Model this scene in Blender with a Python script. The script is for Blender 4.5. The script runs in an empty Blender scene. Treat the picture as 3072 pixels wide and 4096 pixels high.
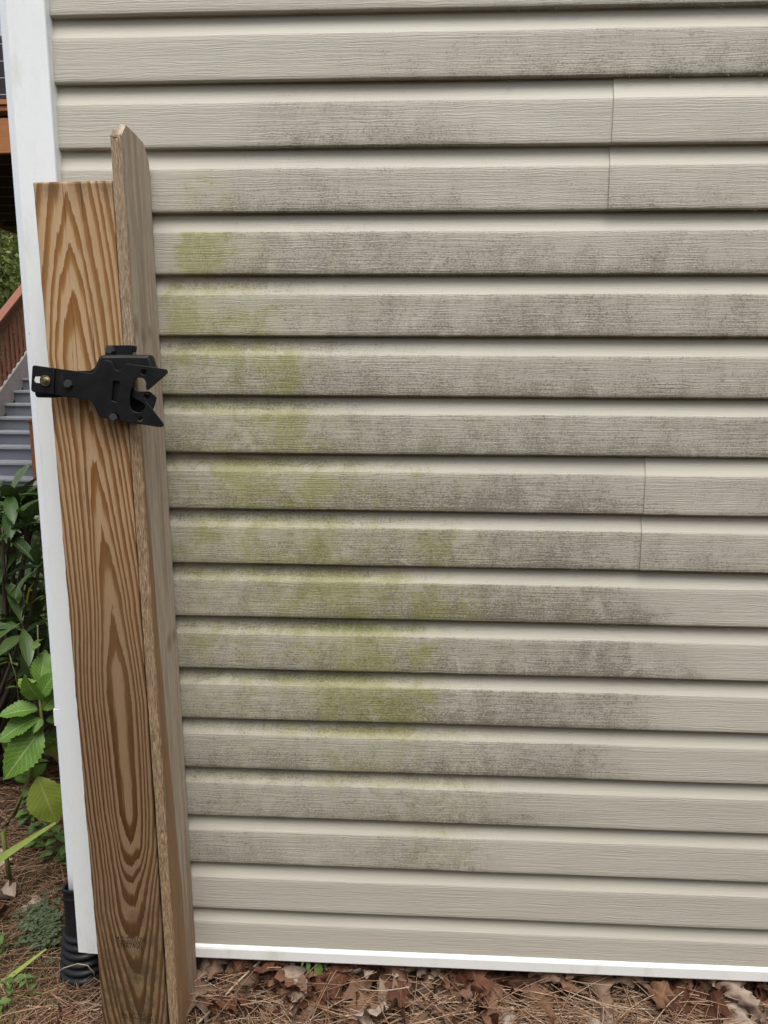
import bpy, bmesh, math, random
import numpy as np
from mathutils import Vector, Matrix, noise as mnoise

scene = bpy.context.scene
COL = scene.collection
R = math.radians

# ------------------------------------------------------------------ camera
CAM = np.array([.5512, -1.5178, 1.4050])
YAW, PITCH, ROLL, FPX = .0508, .1834, .0045, 3076.25
_f = np.array([-math.sin(YAW)*math.cos(PITCH), math.cos(YAW)*math.cos(PITCH), -math.sin(PITCH)])
_r = np.array([math.cos(YAW), math.sin(YAW), 0.0])
_u = np.cross(_r, _f)
_r, _u = math.cos(ROLL)*_r + math.sin(ROLL)*_u, -math.sin(ROLL)*_r + math.cos(ROLL)*_u
cd = bpy.data.cameras.new('camera')
cd.sensor_fit = 'VERTICAL'; cd.sensor_height = 36.0; cd.lens = 36.0*FPX/4096.0
cd.clip_start = .05; cd.clip_end = 3000
cam = bpy.data.objects.new('camera', cd); COL.objects.link(cam)
M = Matrix.Identity(4)
for i in range(3):
    M[i][0] = _r[i]; M[i][1] = _u[i]; M[i][2] = -_f[i]; M[i][3] = CAM[i]
cam.matrix_world = M
scene.camera = cam

# ------------------------------------------------------------------ light
SUN_EL, SUN_AZ = 67.0, 172.0       # degrees; azimuth clockwise from +Y
w = bpy.data.worlds.new('World'); scene.world = w; w.use_nodes = True
nt = w.node_tree; nt.nodes.clear()
sky = nt.nodes.new('ShaderNodeTexSky'); sky.sky_type = 'NISHITA'; sky.sun_disc = False
sky.sun_elevation = R(SUN_EL); sky.sun_rotation = R(SUN_AZ)
sky.air_density = 1.0; sky.dust_density = 6.0; sky.ozone_density = 1.0
hs = nt.nodes.new('ShaderNodeHueSaturation'); hs.inputs['Saturation'].default_value = .30
bg = nt.nodes.new('ShaderNodeBackground'); bg.inputs['Strength'].default_value = .12
wo = nt.nodes.new('ShaderNodeOutputWorld')
nt.links.new(sky.outputs[0], hs.inputs['Color']); nt.links.new(hs.outputs[0], bg.inputs['Color'])
nt.links.new(bg.outputs[0], wo.inputs['Surface'])
sl = bpy.data.lights.new('sun', 'SUN'); sl.energy = 1.5; sl.angle = R(40); sl.color = (1, .98, .945)
sun = bpy.data.objects.new('sun', sl); COL.objects.link(sun)
sd = Vector((math.sin(R(SUN_AZ))*math.cos(R(SUN_EL)), math.cos(R(SUN_AZ))*math.cos(R(SUN_EL)), math.sin(R(SUN_EL))))
sun.rotation_euler = sd.to_track_quat('Z', 'Y').to_euler()
sun.location = sd*20
vs = scene.view_settings
vs.view_transform = 'Standard'; vs.look = 'None'; vs.gamma = 1; vs.use_curve_mapping = False
vs.exposure = 0.66

# ------------------------------------------------------------------ helpers
def ray(px, py): return _f + _r*(px-1536)/FPX - _u*(py-2048)/FPX
def at(px, py, y):
    "a photo measurement taken to the plane y = const"
    d = ray(px, py); return CAM + d*(y-CAM[1])/d[1]
def atz(px, py, z):
    d = ray(px, py); return CAM + d*(z-CAM[2])/d[2]
def atD(px, py, D): return CAM + ray(px, py)*D

def _h(ix, iy, s):
    n = (ix.astype(np.int64)*374761393 + iy.astype(np.int64)*668265263 + s*1274126177) & 0xffffffff
    n = ((n ^ (n >> 13))*1274126177) & 0xffffffff
    return ((n ^ (n >> 16)) & 0xffff)/65535.0
def vn(x, y, s=0):
    x = np.asarray(x, float); y = np.asarray(y, float)
    x, y = np.broadcast_arrays(x, y)
    ix = np.floor(x).astype(np.int64); iy = np.floor(y).astype(np.int64)
    fx = x-ix; fy = y-iy
    fx = fx*fx*(3-2*fx); fy = fy*fy*(3-2*fy)
    a = _h(ix, iy, s); b = _h(ix+1, iy, s); c = _h(ix, iy+1, s); d = _h(ix+1, iy+1, s)
    return (a*(1-fx)+b*fx)*(1-fy)+(c*(1-fx)+d*fx)*fy
def fbm(x, y, s=0, o=4):
    t = 0; a = .5; n = 0
    for i in range(o):
        t = t + a*vn(np.asarray(x)*2**i, np.asarray(y)*2**i, s+i*7); n += a; a *= .5
    return t/n
def sst(a, b, x):
    t = np.clip((np.asarray(x, float)-a)/(b-a), 0, 1); return t*t*(3-2*t)

def tag(o, label=None, cat=None, group=None, kind=None):
    if label: o['label'] = label
    if cat: o['category'] = cat
    if group: o['group'] = group
    if kind: o['kind'] = kind
    return o
def link(name, me, mat=None, parent=None, smooth=False):
    o = bpy.data.objects.new(name, me); COL.objects.link(o)
    if mat is not None and not me.materials: me.materials.append(mat)
    if parent is not None: o.parent = parent
    if smooth: me.polygons.foreach_set('use_smooth', [True]*len(me.polygons))
    return o
def empty(name, loc=(0, 0, 0), rz=0):
    o = bpy.data.objects.new(name, None); COL.objects.link(o)
    o.location = loc; o.rotation_euler = (0, 0, rz); o.empty_display_size = .1
    return o
def mesh(name, v, f):
    me = bpy.data.meshes.new(name); me.from_pydata([tuple(map(float, p)) for p in v], [], f); me.update(); return me
def fattr(me, name, vals):
    a = me.attributes.new(name, 'FLOAT', 'POINT'); a.data.foreach_set('value', np.asarray(vals, np.float32).ravel())
def bmobj(name, bm, mat, parent=None, smooth=False):
    bmesh.ops.recalc_face_normals(bm, faces=bm.faces)
    me = bpy.data.meshes.new(name); bm.to_mesh(me); bm.free()
    return link(name, me, mat, parent, smooth)
def box(bm, x0, x1, y0, y1, z0, z1, bev=0.0):
    g = bmesh.ops.create_cube(bm, size=1)
    vs_ = g['verts']
    for v in vs_:
        v.co = Vector((x0+(v.co.x+.5)*(x1-x0), y0+(v.co.y+.5)*(y1-y0), z0+(v.co.z+.5)*(z1-z0)))
    if bev:
        es = list({e for v in vs_ for e in v.link_edges})
        bmesh.ops.bevel(bm, geom=es, offset=bev, segments=2, affect='EDGES', profile=.6)
def grid_faces(nr, nc, closed=False):
    f = []
    for i in range(nr-1):
        for j in range(nc if closed else nc-1):
            k = (j+1) % nc
            f.append((i*nc+j, i*nc+k, (i+1)*nc+k, (i+1)*nc+j))
    return f
def tube_into(vs_, fs_, pts, rad, n=6):
    pts = [Vector(p) for p in pts]
    b = len(vs_)
    for i, p in enumerate(pts):
        t = (pts[min(i+1, len(pts)-1)]-pts[max(i-1, 0)]).normalized()
        a = t.orthogonal().normalized() if abs(t.z) > .9 else t.cross(Vector((0, 0, 1))).normalized()
        c = t.cross(a)
        r_ = rad[i] if hasattr(rad, '__len__') else rad
        for k in range(n):
            q = 2*math.pi*k/n
            vs_.append(p+(a*math.cos(q)+c*math.sin(q))*r_)
    for i in range(len(pts)-1):
        for k in range(n):
            k2 = (k+1) % n
            fs_.append((b+i*n+k, b+i*n+k2, b+(i+1)*n+k2, b+(i+1)*n+k))
    fs_.append(tuple(b+k for k in reversed(range(n)))); e = b+(len(pts)-1)*n
    fs_.append(tuple(e+k for k in range(n)))
def tube(name, pts, rad, mat, parent=None, n=6):
    v, f = [], []; tube_into(v, f, pts, rad, n)
    return link(name, mesh(name, v, f), mat, parent, True)
def curve_plate(name, loops, y_front, thick, mat, parent, bev=.0006):
    "flat plate with holes: loops are lists of (x, z); front face at y_front"
    cu = bpy.data.curves.new(name, 'CURVE'); cu.dimensions = '2D'; cu.fill_mode = 'BOTH'
    cu.extrude = max(thick/2-bev, 1e-4); cu.bevel_depth = bev; cu.bevel_resolution = 1; cu.offset = -bev
    for lp in loops:
        s = cu.splines.new('POLY'); s.points.add(len(lp)-1)
        for p, q in zip(s.points, lp): p.co = (q[0], q[1], 0, 1)
        s.use_cyclic_u = True
    tmp = bpy.data.objects.new(name+'_tmp', cu); COL.objects.link(tmp)
    dg = bpy.context.evaluated_depsgraph_get()
    me = bpy.data.meshes.new_from_object(tmp.evaluated_get(dg))
    bpy.data.objects.remove(tmp); bpy.data.curves.remove(cu)
    me.transform(Matrix(((1, 0, 0, 0), (0, 0, -1, y_front+thick/2), (0, 1, 0, 0), (0, 0, 0, 1))))
    me.name = name
    return link(name, me, mat, parent)
def smooth_loop(pts, it=2):
    for _ in range(it):
        o = []
        for a, b in zip(pts, pts[1:]+pts[:1]):
            o += [(a[0]*.75+b[0]*.25, a[1]*.75+b[1]*.25), (a[0]*.25+b[0]*.75, a[1]*.25+b[1]*.75)]
        pts = o
    return pts

# ------------------------------------------------------------------ node helper
class NB:
    def __init__(s, name):
        s.m = bpy.data.materials.new(name); s.m.use_nodes = True
        s.t = s.m.node_tree; s.t.nodes.clear()
        s.out = s.t.nodes.new('ShaderNodeOutputMaterial'); s.b = s.t.nodes.new('ShaderNodeBsdfPrincipled')
        s.t.links.new(s.b.outputs[0], s.out.inputs[0])
    def n(s, typ, **kw):
        o = s.t.nodes.new(typ)
        for k, v in kw.items(): setattr(o, k, v)
        return o
    def set(s, sock, v):
        if hasattr(v, 'links'): s.t.links.new(v, sock)
        elif v is not None: sock.default_value = v
    def attr(s, name):
        return s.n('ShaderNodeAttribute', attribute_name=name).outputs['Fac']
    def coord(s, scale=(1, 1, 1), loc=(0, 0, 0), src='Object'):
        tc = s.n('ShaderNodeTexCoord'); mp = s.n('ShaderNodeMapping')
        mp.inputs['Scale'].default_value = scale; mp.inputs['Location'].default_value = loc
        s.t.links.new(tc.outputs[src], mp.inputs[0]); return mp.outputs[0]
    def noise(s, vec, scale=1, detail=3, rough=.55, dist=0):
        o = s.n('ShaderNodeTexNoise'); s.set(o.inputs['Vector'], vec)
        o.inputs['Scale'].default_value = scale; o.inputs['Detail'].default_value = detail
        o.inputs['Roughness'].default_value = rough; o.inputs['Distortion'].default_value = dist
        return o.outputs['Fac']
    def math(s, op, a, b=None, c=None, clamp=False):
        o = s.n('ShaderNodeMath', operation=op); o.use_clamp = clamp
        for i, v in enumerate((a, b, c)):
            if v is not None: s.set(o.inputs[i], v)
        return o.outputs[0]
    def mr(s, v, a, b, c=0., d=1., smooth=True):
        o = s.n('ShaderNodeMapRange'); o.interpolation_type = 'SMOOTHSTEP' if smooth else 'LINEAR'
        s.set(o.inputs[0], v)
        for i, q in enumerate((a, b, c, d)): s.set(o.inputs[i+1], q)
        return o.outputs[0]
    def mix(s, fac, a, b, typ='MIX'):
        o = s.n('ShaderNodeMix', data_type='RGBA', blend_type=typ)
        s.set(o.inputs[0], fac)
        for i, v in ((6, a), (7, b)):
            if isinstance(v, tuple): v = v+(1,) if len(v) == 3 else v
            s.set(o.inputs[i], v)
        return o.outputs[2]
    def ramp(s, v, stops, interp='LINEAR'):
        o = s.n('ShaderNodeValToRGB'); cr = o.color_ramp; cr.interpolation = interp
        while len(cr.elements) < len(stops): cr.elements.new(.5)
        for e, (p, c) in zip(cr.elements, stops): e.position = p; e.color = c+(1,) if len(c) == 3 else c
        s.set(o.inputs[0], v); return o.outputs[0]
    def bump(s, h, strength=.5, dist=.001, prev=None):
        o = s.n('ShaderNodeBump'); o.inputs['Strength'].default_value = strength; o.inputs['Distance'].default_value = dist
        s.set(o.inputs['Height'], h)
        if prev is not None: s.set(o.inputs['Normal'], prev)
        return o.outputs[0]
    def fin(s, col, rough=.6, normal=None, spec=.4, metal=0, **kw):
        if isinstance(col, tuple): col = col+(1,)
        s.set(s.b.inputs['Base Color'], col); s.set(s.b.inputs['Roughness'], rough)
        s.b.inputs['Specular IOR Level'].default_value = spec; s.b.inputs['Metallic'].default_value = metal
        if normal is not None: s.set(s.b.inputs['Normal'], normal)
        for k, v in kw.items(): s.set(s.b.inputs[k], v)
        return s.m

# ------------------------------------------------------------------ materials
MAT = {}
def m_siding():
    b = NB('vinyl_siding')
    flat = b.attr('flat'); mil = b.attr('mildew'); alg = b.attr('algae'); bare = b.attr('bare')
    wob = b.noise(b.coord((16, 16, 60)), 1, 2)
    comb = b.n('ShaderNodeCombineXYZ'); b.set(comb.inputs[2], b.math('MULTIPLY_ADD', wob, .009, -.0045))
    va = b.n('ShaderNodeVectorMath', operation='ADD'); b.set(va.inputs[0], b.coord()); b.set(va.inputs[1], comb.outputs[0])
    def scaled(sc):
        mp = b.n('ShaderNodeMapping'); mp.inputs['Scale'].default_value = sc; b.set(mp.inputs[0], va.outputs[0]); return mp.outputs[0]
    g1 = b.noise(scaled((5.5, 5.5, 480)), 1, 2, .5)
    g2 = b.noise(scaled((16, 16, 1100)), 1, 2, .5)
    h = b.math('ADD', b.math('MULTIPLY', b.mr(g1, .34, .66), .75), b.math('MULTIPLY', b.mr(g2, .3, .7), .35))
    h = b.math('MULTIPLY', h, b.math('MULTIPLY_ADD', flat, .75, .25))
    nor = b.bump(h, .52, .0008)
    big = b.noise(b.coord((2.2, 2.2, 3.5)), 1, 2)
    base = b.mix(big, (.405, .384, .326), (.452, .430, .366))
    # mildew: speckle gathered in the grain and in blotches
    def st(v, a=.30, q=.70): return b.mr(v, a, q, 0, 1, False)
    blot = st(b.noise(b.coord((24, 24, 15)), 1, 4, .6, .3)); sp = st(b.noise(b.coord((230, 230, 270)), 1, 3, .7))
    gr = st(b.noise(scaled((16, 16, 380)), 1, 3, .6)); fine = st(b.noise(b.coord((420, 420, 600)), 1, 2, .6), .32, .68)
    clear = b.mr(b.noise(b.coord((13, 13, 17)), 1, 5, .62, .6), .60, .66, 1, .25)
    mm = b.math('ADD', b.math('MULTIPLY', blot, .13), b.math('ADD', b.math('MULTIPLY', sp, .37), b.math('ADD', b.math('MULTIPLY', gr, .22), b.math('MULTIPLY', fine, .28))))
    milc = b.math('MULTIPLY', mil, b.math('MULTIPLY_ADD', clear, .4, .6))
    m1 = b.mr(b.math('SUBTRACT', mm, b.math('MULTIPLY_ADD', milc, -.66, .86)), -.10, .24)
    film = b.math('MULTIPLY', b.mr(milc, .05, .7, 0, .60), b.mr(blot, .1, .9, .60, 1))
    c = b.mix(film, base, (.225, .205, .155))
    c = b.mix(b.math('MULTIPLY', m1, .68), c, (.085, .073, .050))
    # algae
    an = st(b.noise(b.coord((15, 15, 15)), 1, 6, .64, .7), .31, .69)
    an2 = st(b.noise(b.coord((95, 95, 120)), 1, 5, .72))
    dens = b.mr(b.math('SUBTRACT', an, b.math('MULTIPLY_ADD', alg, -1.02, 1.02)), -.55, .75)
    an3 = st(b.noise(b.coord((240, 240, 300)), 1, 3, .7))
    aa = b.math('ADD', b.math('MULTIPLY', an2, .45), b.math('MULTIPLY', an3, .55))
    a1 = b.mr(b.math('SUBTRACT', aa, b.math('SUBTRACT', .98, dens)), -.10, .24)
    ac = b.mix(an2, (.115, .122, .026), (.27, .27, .095))
    haze = b.mr(b.math('ADD', alg, b.math('ADD', b.math('MULTIPLY_ADD', an, .46, -.23), b.math('MULTIPLY_ADD', an2, .34, -.17))), .02, .80)
    haze = b.math('MULTIPLY', haze, b.mr(alg, .0, .10))
    c = b.mix(b.math('MULTIPLY', haze, b.math('MULTIPLY_ADD', clear, .35, .65)), c, (.85, .865, .59), 'MULTIPLY')
    c = b.mix(b.math('MULTIPLY', a1, .38), c, ac)
    # pale washed trails eaten through the film
    wm = b.noise(b.coord((32, 32, 36)), 1, 5, .6, 1.4)
    w1 = b.mr(b.math('ABSOLUTE', b.math('SUBTRACT', wm, .5)), .0, .026, 1, 0)
    wf = b.math('MAXIMUM', bare, b.math('MULTIPLY', alg, .6))
    c = b.mix(b.math('MULTIPLY', b.math('MULTIPLY', w1, wf), .6), c, (.50, .475, .40))
    # isolated dirt specks
    vo = b.n('ShaderNodeTexVoronoi'); vo.inputs['Scale'].default_value = 1; b.set(vo.inputs['Vector'], b.coord((9, 9, 9)))
    c = b.mix(b.mr(vo.outputs['Distance'], .012, .020, .6, 0), c, (.06, .05, .035))
    return b.fin(c, .58, nor, .35)
MAT['siding'] = m_siding()

def m_white(name, col=(.76, .79, .80), dirt=.25):
    b = NB(name)
    n1 = b.noise(b.coord((260, 260, 260)), 1, 3, .6); n2 = b.noise(b.coord((7, 7, 3)), 1, 4)
    n3 = b.noise(b.coord((90, 90, 22)), 1, 5, .7)
    c = b.mix(b.mr(n2, .45, .75, 0, dirt), col, tuple(x*y for x, y in zip(col, (.86, .86, .82))))
    c = b.mix(b.mr(n3, .66, .80, 0, dirt*1.3), c, (.42, .42, .36))
    c = b.mix(b.mr(n1, .4, .7, 0, .10), c, (.55, .57, .57))
    vo = b.n('ShaderNodeTexVoronoi'); vo.inputs['Scale'].default_value = 1; b.set(vo.inputs['Vector'], b.coord((17, 17, 11)))
    c = b.mix(b.mr(vo.outputs['Distance'], .03, .05, .8, 0), c, (.05, .045, .035))
    n4 = b.noise(b.coord((14, 14, 5)), 1, 6, .7)
    c = b.mix(b.mr(n4, .52, .72, 0, dirt*.9), c, (.48, .49, .42))
    return b.fin(c, .5, b.bump(n1, .35, .0006), .4)
MAT['white'] = m_white('white_vinyl', (.76, .79, .80), .38)
MAT['white_strip'] = m_white('white_strip_vinyl', (.78, .79, .77), .4)
MAT['downspout'] = m_white('white_painted_metal', (.74, .78, .82), .2)

def m_post():
    b = NB('treated_pine')
    ring = b.attr('ring'); crack = b.attr('crack'); foot_dark = b.attr('damp_shade')
    j = b.noise(b.coord((420, 420, 26)), 1, 3, .6)
    j2 = b.noise(b.coord((60, 60, 7)), 1, 3, .6)
    rr = b.math('ADD', ring, b.math('ADD', b.math('MULTIPLY_ADD', j, .26, -.13), b.math('MULTIPLY_ADD', j2, .30, -.15)))
    fr = b.math('FRACT', rr)
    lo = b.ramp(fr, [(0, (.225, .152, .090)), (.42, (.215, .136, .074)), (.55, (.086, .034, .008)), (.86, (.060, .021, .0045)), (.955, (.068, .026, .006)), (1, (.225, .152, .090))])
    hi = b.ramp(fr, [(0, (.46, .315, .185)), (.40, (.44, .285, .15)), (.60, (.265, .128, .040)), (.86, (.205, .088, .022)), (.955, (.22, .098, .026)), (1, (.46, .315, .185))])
    c = b.mix(b.attr('height_tone'), lo, hi)  # lo palette at the foot, lighter hi palette towards the top
    hue = b.noise(b.coord((9, 9, 2.2)), 1, 3)
    c = b.mix(b.mr(hue, .38, .7, 0, .22), c, (.20, .125, .065))
    fib = b.noise(b.coord((900, 900, 40)), 1, 3, .65)
    c = b.mix(b.mr(fib, .45, .74, 0, .26), c, (.085, .047, .020))
    c = b.mix(b.mr(fib, .55, .30, 0, .10), c, (.36, .26, .165))
    blot = b.noise(b.coord((30, 30, 22)), 1, 5, .7)
    c = b.mix(b.math('MULTIPLY', b.mr(blot, .30, .72), foot_dark), c, (.062, .040, .020))  # dark foot: damp stain and low-sky shade both painted into the wood colour
    pk = b.noise(b.coord((330, 330, 130)), 1, 3, .55)
    c = b.mix(b.mr(pk, .71, .76, 0, .55), c, (.06, .035, .02))
    c = b.mix(crack, c, (.018, .011, .007))
    h = b.math('ADD', b.math('MULTIPLY', fib, .5), b.math('MULTIPLY', fr, .25))
    return b.fin(c, .68, b.bump(h, .45, .0012), .25)
MAT['post'] = m_post()

def m_picket():
    b = NB('rough_sawn_picket')
    edge = b.attr('edge'); knot = b.attr('knot'); kd = b.attr('kring'); low = b.attr('tan')
    f1 = b.noise(b.coord((260, 120, 16), ), 1, 4, .65)
    f2 = b.noise(b.coord((700, 420, 60)), 1, 4, .7)
    st = b.noise(b.coord((60, 60, 2.2)), 1, 4, .6)
    grey = b.mix(f1, (.275, .222, .165), (.56, .475, .375))
    tan = b.mix(f1, (.175, .100, .046), (.38, .24, .130))
    c = b.mix(b.mr(b.math('ADD', low, b.math('MULTIPLY_ADD', st, .5, -.25)), .25, .75), grey, tan)
    c = b.mix(b.mr(st, .42, .68, 0, .45), c, (.155, .118, .085))
    rough = b.mix(b.mr(f2, .3, .7), (.13, .078, .040), (.62, .46, .30))
    c = b.mix(b.math('MULTIPLY', edge, .7), c, rough)
    rg = b.math('FRACT', b.math('MULTIPLY', kd, 5.0))
    kc = b.mix(b.mr(rg, .2, .9), (.30, .235, .165), (.115, .075, .045))
    c = b.mix(b.math('MULTIPLY', knot, .75), c, kc)
    h = b.math('ADD', f1, b.math('MULTIPLY', f2, b.math('MULTIPLY_ADD', edge, 1.6, .5)))
    return b.fin(c, .85, b.bump(h, .9, .0020), .15)
MAT['picket'] = m_picket()

def m_black(name, col=(.012, .013, .015), rough=.42):
    b = NB(name)
    n = b.noise(b.coord((900, 900, 900)), 1, 2); n2 = b.noise(b.coord((40, 40, 40)), 1, 5, .7)
    c = b.mix(b.mr(n2, .66, .8, 0, .12), col, (.05, .05, .052))
    n3 = b.noise(b.coord((160, 160, 420)), 1, 4, .65)
    c = b.mix(b.mr(n3, .72, .78, 0, .45), c, (.16, .16, .165))
    return b.fin(c, b.mr(n2, .3, .7, rough-.05, rough+.12), b.bump(n, .25, .0003), .28)
MAT['black'] = m_black('black_powder_coat', (.0055, .006, .007), .46)
MAT['pipe'] = m_black('black_ribbed_plastic', (.011, .012, .015), .38)
def m_simple(name, col, var=.25, rough=.6, sc=(40, 40, 40), metal=0, spec=.4, bmp=.2):
    b = NB(name); n = b.noise(b.coord(sc), 1, 4, .6)
    c = b.mix(n, tuple(x*(1-var) for x in col), tuple(min(1, x*(1+var)) for x in col))
    return b.fin(c, rough, b.bump(n, bmp, .001), spec, metal)
MAT['zinc'] = m_simple('yellow_zinc', (.70, .63, .42), .2, .28, (300, 300, 300), 1)
MAT['boltblk'] = m_simple('black_bolt', (.055, .055, .058), .5, .45, (400, 400, 400), .3)
MAT['found'] = m_simple('concrete_foundation', (.26, .245, .215), .3, .9, (60, 60, 60))
MAT['rail'] = m_simple('redbrown_stain', (.20, .075, .045), .3, .6, (50, 50, 6))
MAT['orange'] = m_simple('cedar_stain', (.32, .125, .045), .35, .6, (5, 40, 40))
MAT['step'] = m_simple('grey_stair_paint', (.15, .165, .19), .18, .5, (4, 4, 4))
MAT['stepn'] = m_simple('grey_tread_paint', (.29, .305, .33), .18, .4, (4, 4, 4))
MAT['stringer'] = m_simple('worn_grey_stringer', (.36, .32, .30), .3, .7, (12, 12, 12))
MAT['dark'] = m_simple('charcoal_panel', (.02, .02, .022), .3, .5, (8, 8, 8))
MAT['joist'] = m_simple('dark_joist', (.045, .03, .022), .3, .8, (6, 6, 6))
MAT['cable'] = m_simple('steel_cable', (.55, .56, .58), .1, .35, (50, 50, 50), .9)
MAT['bark'] = m_simple('bark', (.075, .055, .04), .45, .9, (30, 30, 8))
MAT['twig'] = m_simple('green_stem', (.16, .17, .055), .35, .6, (60, 60, 30))
MAT['stalk'] = m_simple('dry_stalk', (.33, .26, .18), .3, .8, (120, 120, 20))
MAT['pale'] = m_simple('pale_stone', (.55, .50, .47), .3, .8, (60, 60, 60))
def m_ground():
    b = NB('soil')
    n = b.noise(b.coord((38, 38, 38)), 1, 6, .7); n2 = b.noise(b.coord((1.2, 1.2, 1.2)), 1, 4)
    c = b.mix(n, (.022, .014, .009), (.105, .066, .04))
    c = b.mix(b.mr(n2, .5, .65, 0, .5), c, (.05, .055, .022))
    sx = b.n('ShaderNodeSeparateXYZ'); b.set(sx.inputs[0], b.coord())
    far = b.mr(b.math('ADD', sx.outputs[1], b.math('MULTIPLY', n2, 2.0)), 2.6, 4.2)
    c = b.mix(far, c, b.mix(n, (.022, .035, .010), (.075, .10, .03)))
    return b.fin(c, .95, b.bump(n, 1, .012), .1)
MAT['soil'] = m_ground()
def m_straw():
    b = NB('pine_needle'); t = b.attr('tone')
    c = b.ramp(t, [(0, (.045, .022, .012)), (.35, (.16, .085, .045)), (.7, (.31, .195, .12)), (1, (.52, .41, .30))])
    return b.fin(c, .6, None, .35)
MAT['straw'] = m_straw()
def m_leaf(name, ca, cb, vein, rough=.45, vs_=.35, nv=13, dead=0.0, trans=.12):
    "leaf blade: UV u across (0..1, rib at .5), v along"
    b = NB(name)
    oi = b.n('ShaderNodeObjectInfo'); rnd = oi.outputs['Random']
    uvn = b.n('ShaderNodeUVMap'); sx = b.n('ShaderNodeSeparateXYZ'); b.set(sx.inputs[0], uvn.outputs[0])
    du = b.math('ABSOLUTE', b.math('SUBTRACT', sx.outputs[0], .5))
    rib = b.mr(du, .012, .035, 1, 0)
    ph = b.math('FRACT', b.math('MULTIPLY', b.math('SUBTRACT', sx.outputs[1], b.math('MULTIPLY', du, .55)), nv))
    sv = b.mr(b.math('ABSOLUTE', b.math('SUBTRACT', ph, .5)), .03, .13, 1, 0)
    vein_m = b.math('MAXIMUM', rib, b.math('MULTIPLY', sv, .5))
    n = b.noise(b.coord((28, 28, 28)), 1, 4, .6)
    c = b.mix(b.math('MULTIPLY_ADD', rnd, .85, b.math('MULTIPLY_ADD', n, .9, -.42), clamp=True), ca, cb)
    if name == 'dry_oak_leaf':
        c = b.ramp(b.math('ADD', rnd, b.math('MULTIPLY_ADD', n, .5, -.25), clamp=True), [(0, (.035, .015, .009)), (.3, (.105, .042, .022)), (.55, (.16, .088, .052)), (.8, (.20, .135, .098)), (1, (.36, .29, .235))])
    c = b.mix(b.math('MULTIPLY', vein_m, vs_), c, vein)
    if dead:
        d = b.noise(b.coord((36, 36, 36)), 1, 5, .7)
        c = b.mix(b.mr(d, .66, .72, 0, dead), c, (.075, .035, .015))
    hb = b.math('ADD', b.math('MULTIPLY', vein_m, -.6), n)
    m = b.fin(c, rough, b.bump(hb, .5, .002), .4 if rough < .7 else .15)
    if trans:
        tr = b.n('ShaderNodeBsdfTranslucent'); b.set(tr.inputs[0], c)
        mx = b.n('ShaderNodeMixShader'); mx.inputs[0].default_value = trans
        b.t.links.new(b.b.outputs[0], mx.inputs[1]); b.t.links.new(tr.outputs[0], mx.inputs[2]); b.t.links.new(mx.outputs[0], b.out.inputs[0])
    return m
MAT['dry'] = m_leaf('dry_oak_leaf', (.048, .021, .012), (.31, .215, .155), (.30, .21, .15), .75, .25, 9, .5, .08)
MAT['rhodo'] = m_leaf('dark_glossy_leaf', (.028, .058, .017), (.065, .11, .03), (.13, .17, .06), .36, .55, 12, 0, .10)
MAT['hyd'] = m_leaf('bright_serrate_leaf', (.085, .185, .022), (.15, .27, .035), (.34, .44, .16), .5, .7, 10, .75, .25)
MAT['hyd_old'] = m_leaf('yellowing_serrate_leaf', (.17, .24, .03), (.26, .29, .05), (.42, .45, .16), .5, .5, 10, .9, .25)
MAT['yellow'] = m_leaf('yellow_leaf', (.45, .36, .02), (.55, .42, .03), (.55, .45, .08), .5, .3, 10, 0, .2)
MAT['blade'] = m_leaf('strap_leaf', (.19, .25, .05), (.30, .35, .09), (.42, .44, .16), .45, .4, 0.0, .25, .2)
MAT['small'] = m_leaf('small_green_leaf', (.055, .11, .024), (.11, .19, .04), (.2, .28, .09), .55, .4, 8, .2, .2)
MAT['clover'] = m_leaf('grey_clover_leaf', (.040, .060, .028), (.085, .11, .055), (.12, .15, .08), .6, .3, 4, 0, .15)
MAT['treeleaf'] = m_leaf('tree_leaf', (.045, .075, .018), (.17, .20, .045), (.16, .2, .06), .5, .2, 6, 0, .3)

# ------------------------------------------------------------------ ground
def gz(x, y):
    x = np.asarray(x, float); y = np.asarray(y, float)
    z = -.035 - .035*sst(.05, -.45, x) + .022*(fbm(x*3.1+5, y*3.1+9, 3, 3)-.5)
    z = z + .02*np.exp(-((y+.02)/.10)**2)*sst(-.1, .25, x)
    return z - .02*sst(.2, 2.0, y)*sst(-.1, -.6, x)
def build_ground():
    a = np.concatenate([-np.geomspace(900, 3.2, 14), np.arange(-3, 3.01, .05), np.geomspace(3.2, 900, 14)])
    X, Y = np.meshgrid(a, a)
    Z = gz(X, Y)
    v = np.stack([X, Y, Z], -1).reshape(-1, 3)
    o = link('ground', mesh('ground', v, grid_faces(len(a), len(a))), MAT['soil'], None, True)
    tag(o, kind='structure')
build_ground()

# ------------------------------------------------------------------ house: siding
S = .1143
Z0 = 2.04                                   # height of butt line 0
house = empty('house', (-.2, 0, 0))
tag(house, 'tan lap-sided house wall streaked with green algae and grey mildew above leaf litter', 'house')
def hchild(o):
    o.parent = house; o.matrix_parent_inverse = Matrix.Translation(-house.location); return o
XL, XR = -.150, 2.30

# one course of the lap profile, bottom to top: (y, z as fraction of S, flatness)
PROF = [(.0137, .000, 0), (.0080, -.006, 0), (.0028, -.008, .2), (.0008, .000, .5), (.0000, .020, 1)]
PROF += [(.0026*t, .020+t*.640, 1) for t in np.linspace(.1, 1, 8)]
PROF += [(.0031, .676, .7), (.0040, .694, .25), (.0062, .735, 0), (.0085, .785, 0), (.0106, .842, 0), (.0122, .90, 0), (.0132, .955, 0), (.0137, 1.02, 0)]
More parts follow.
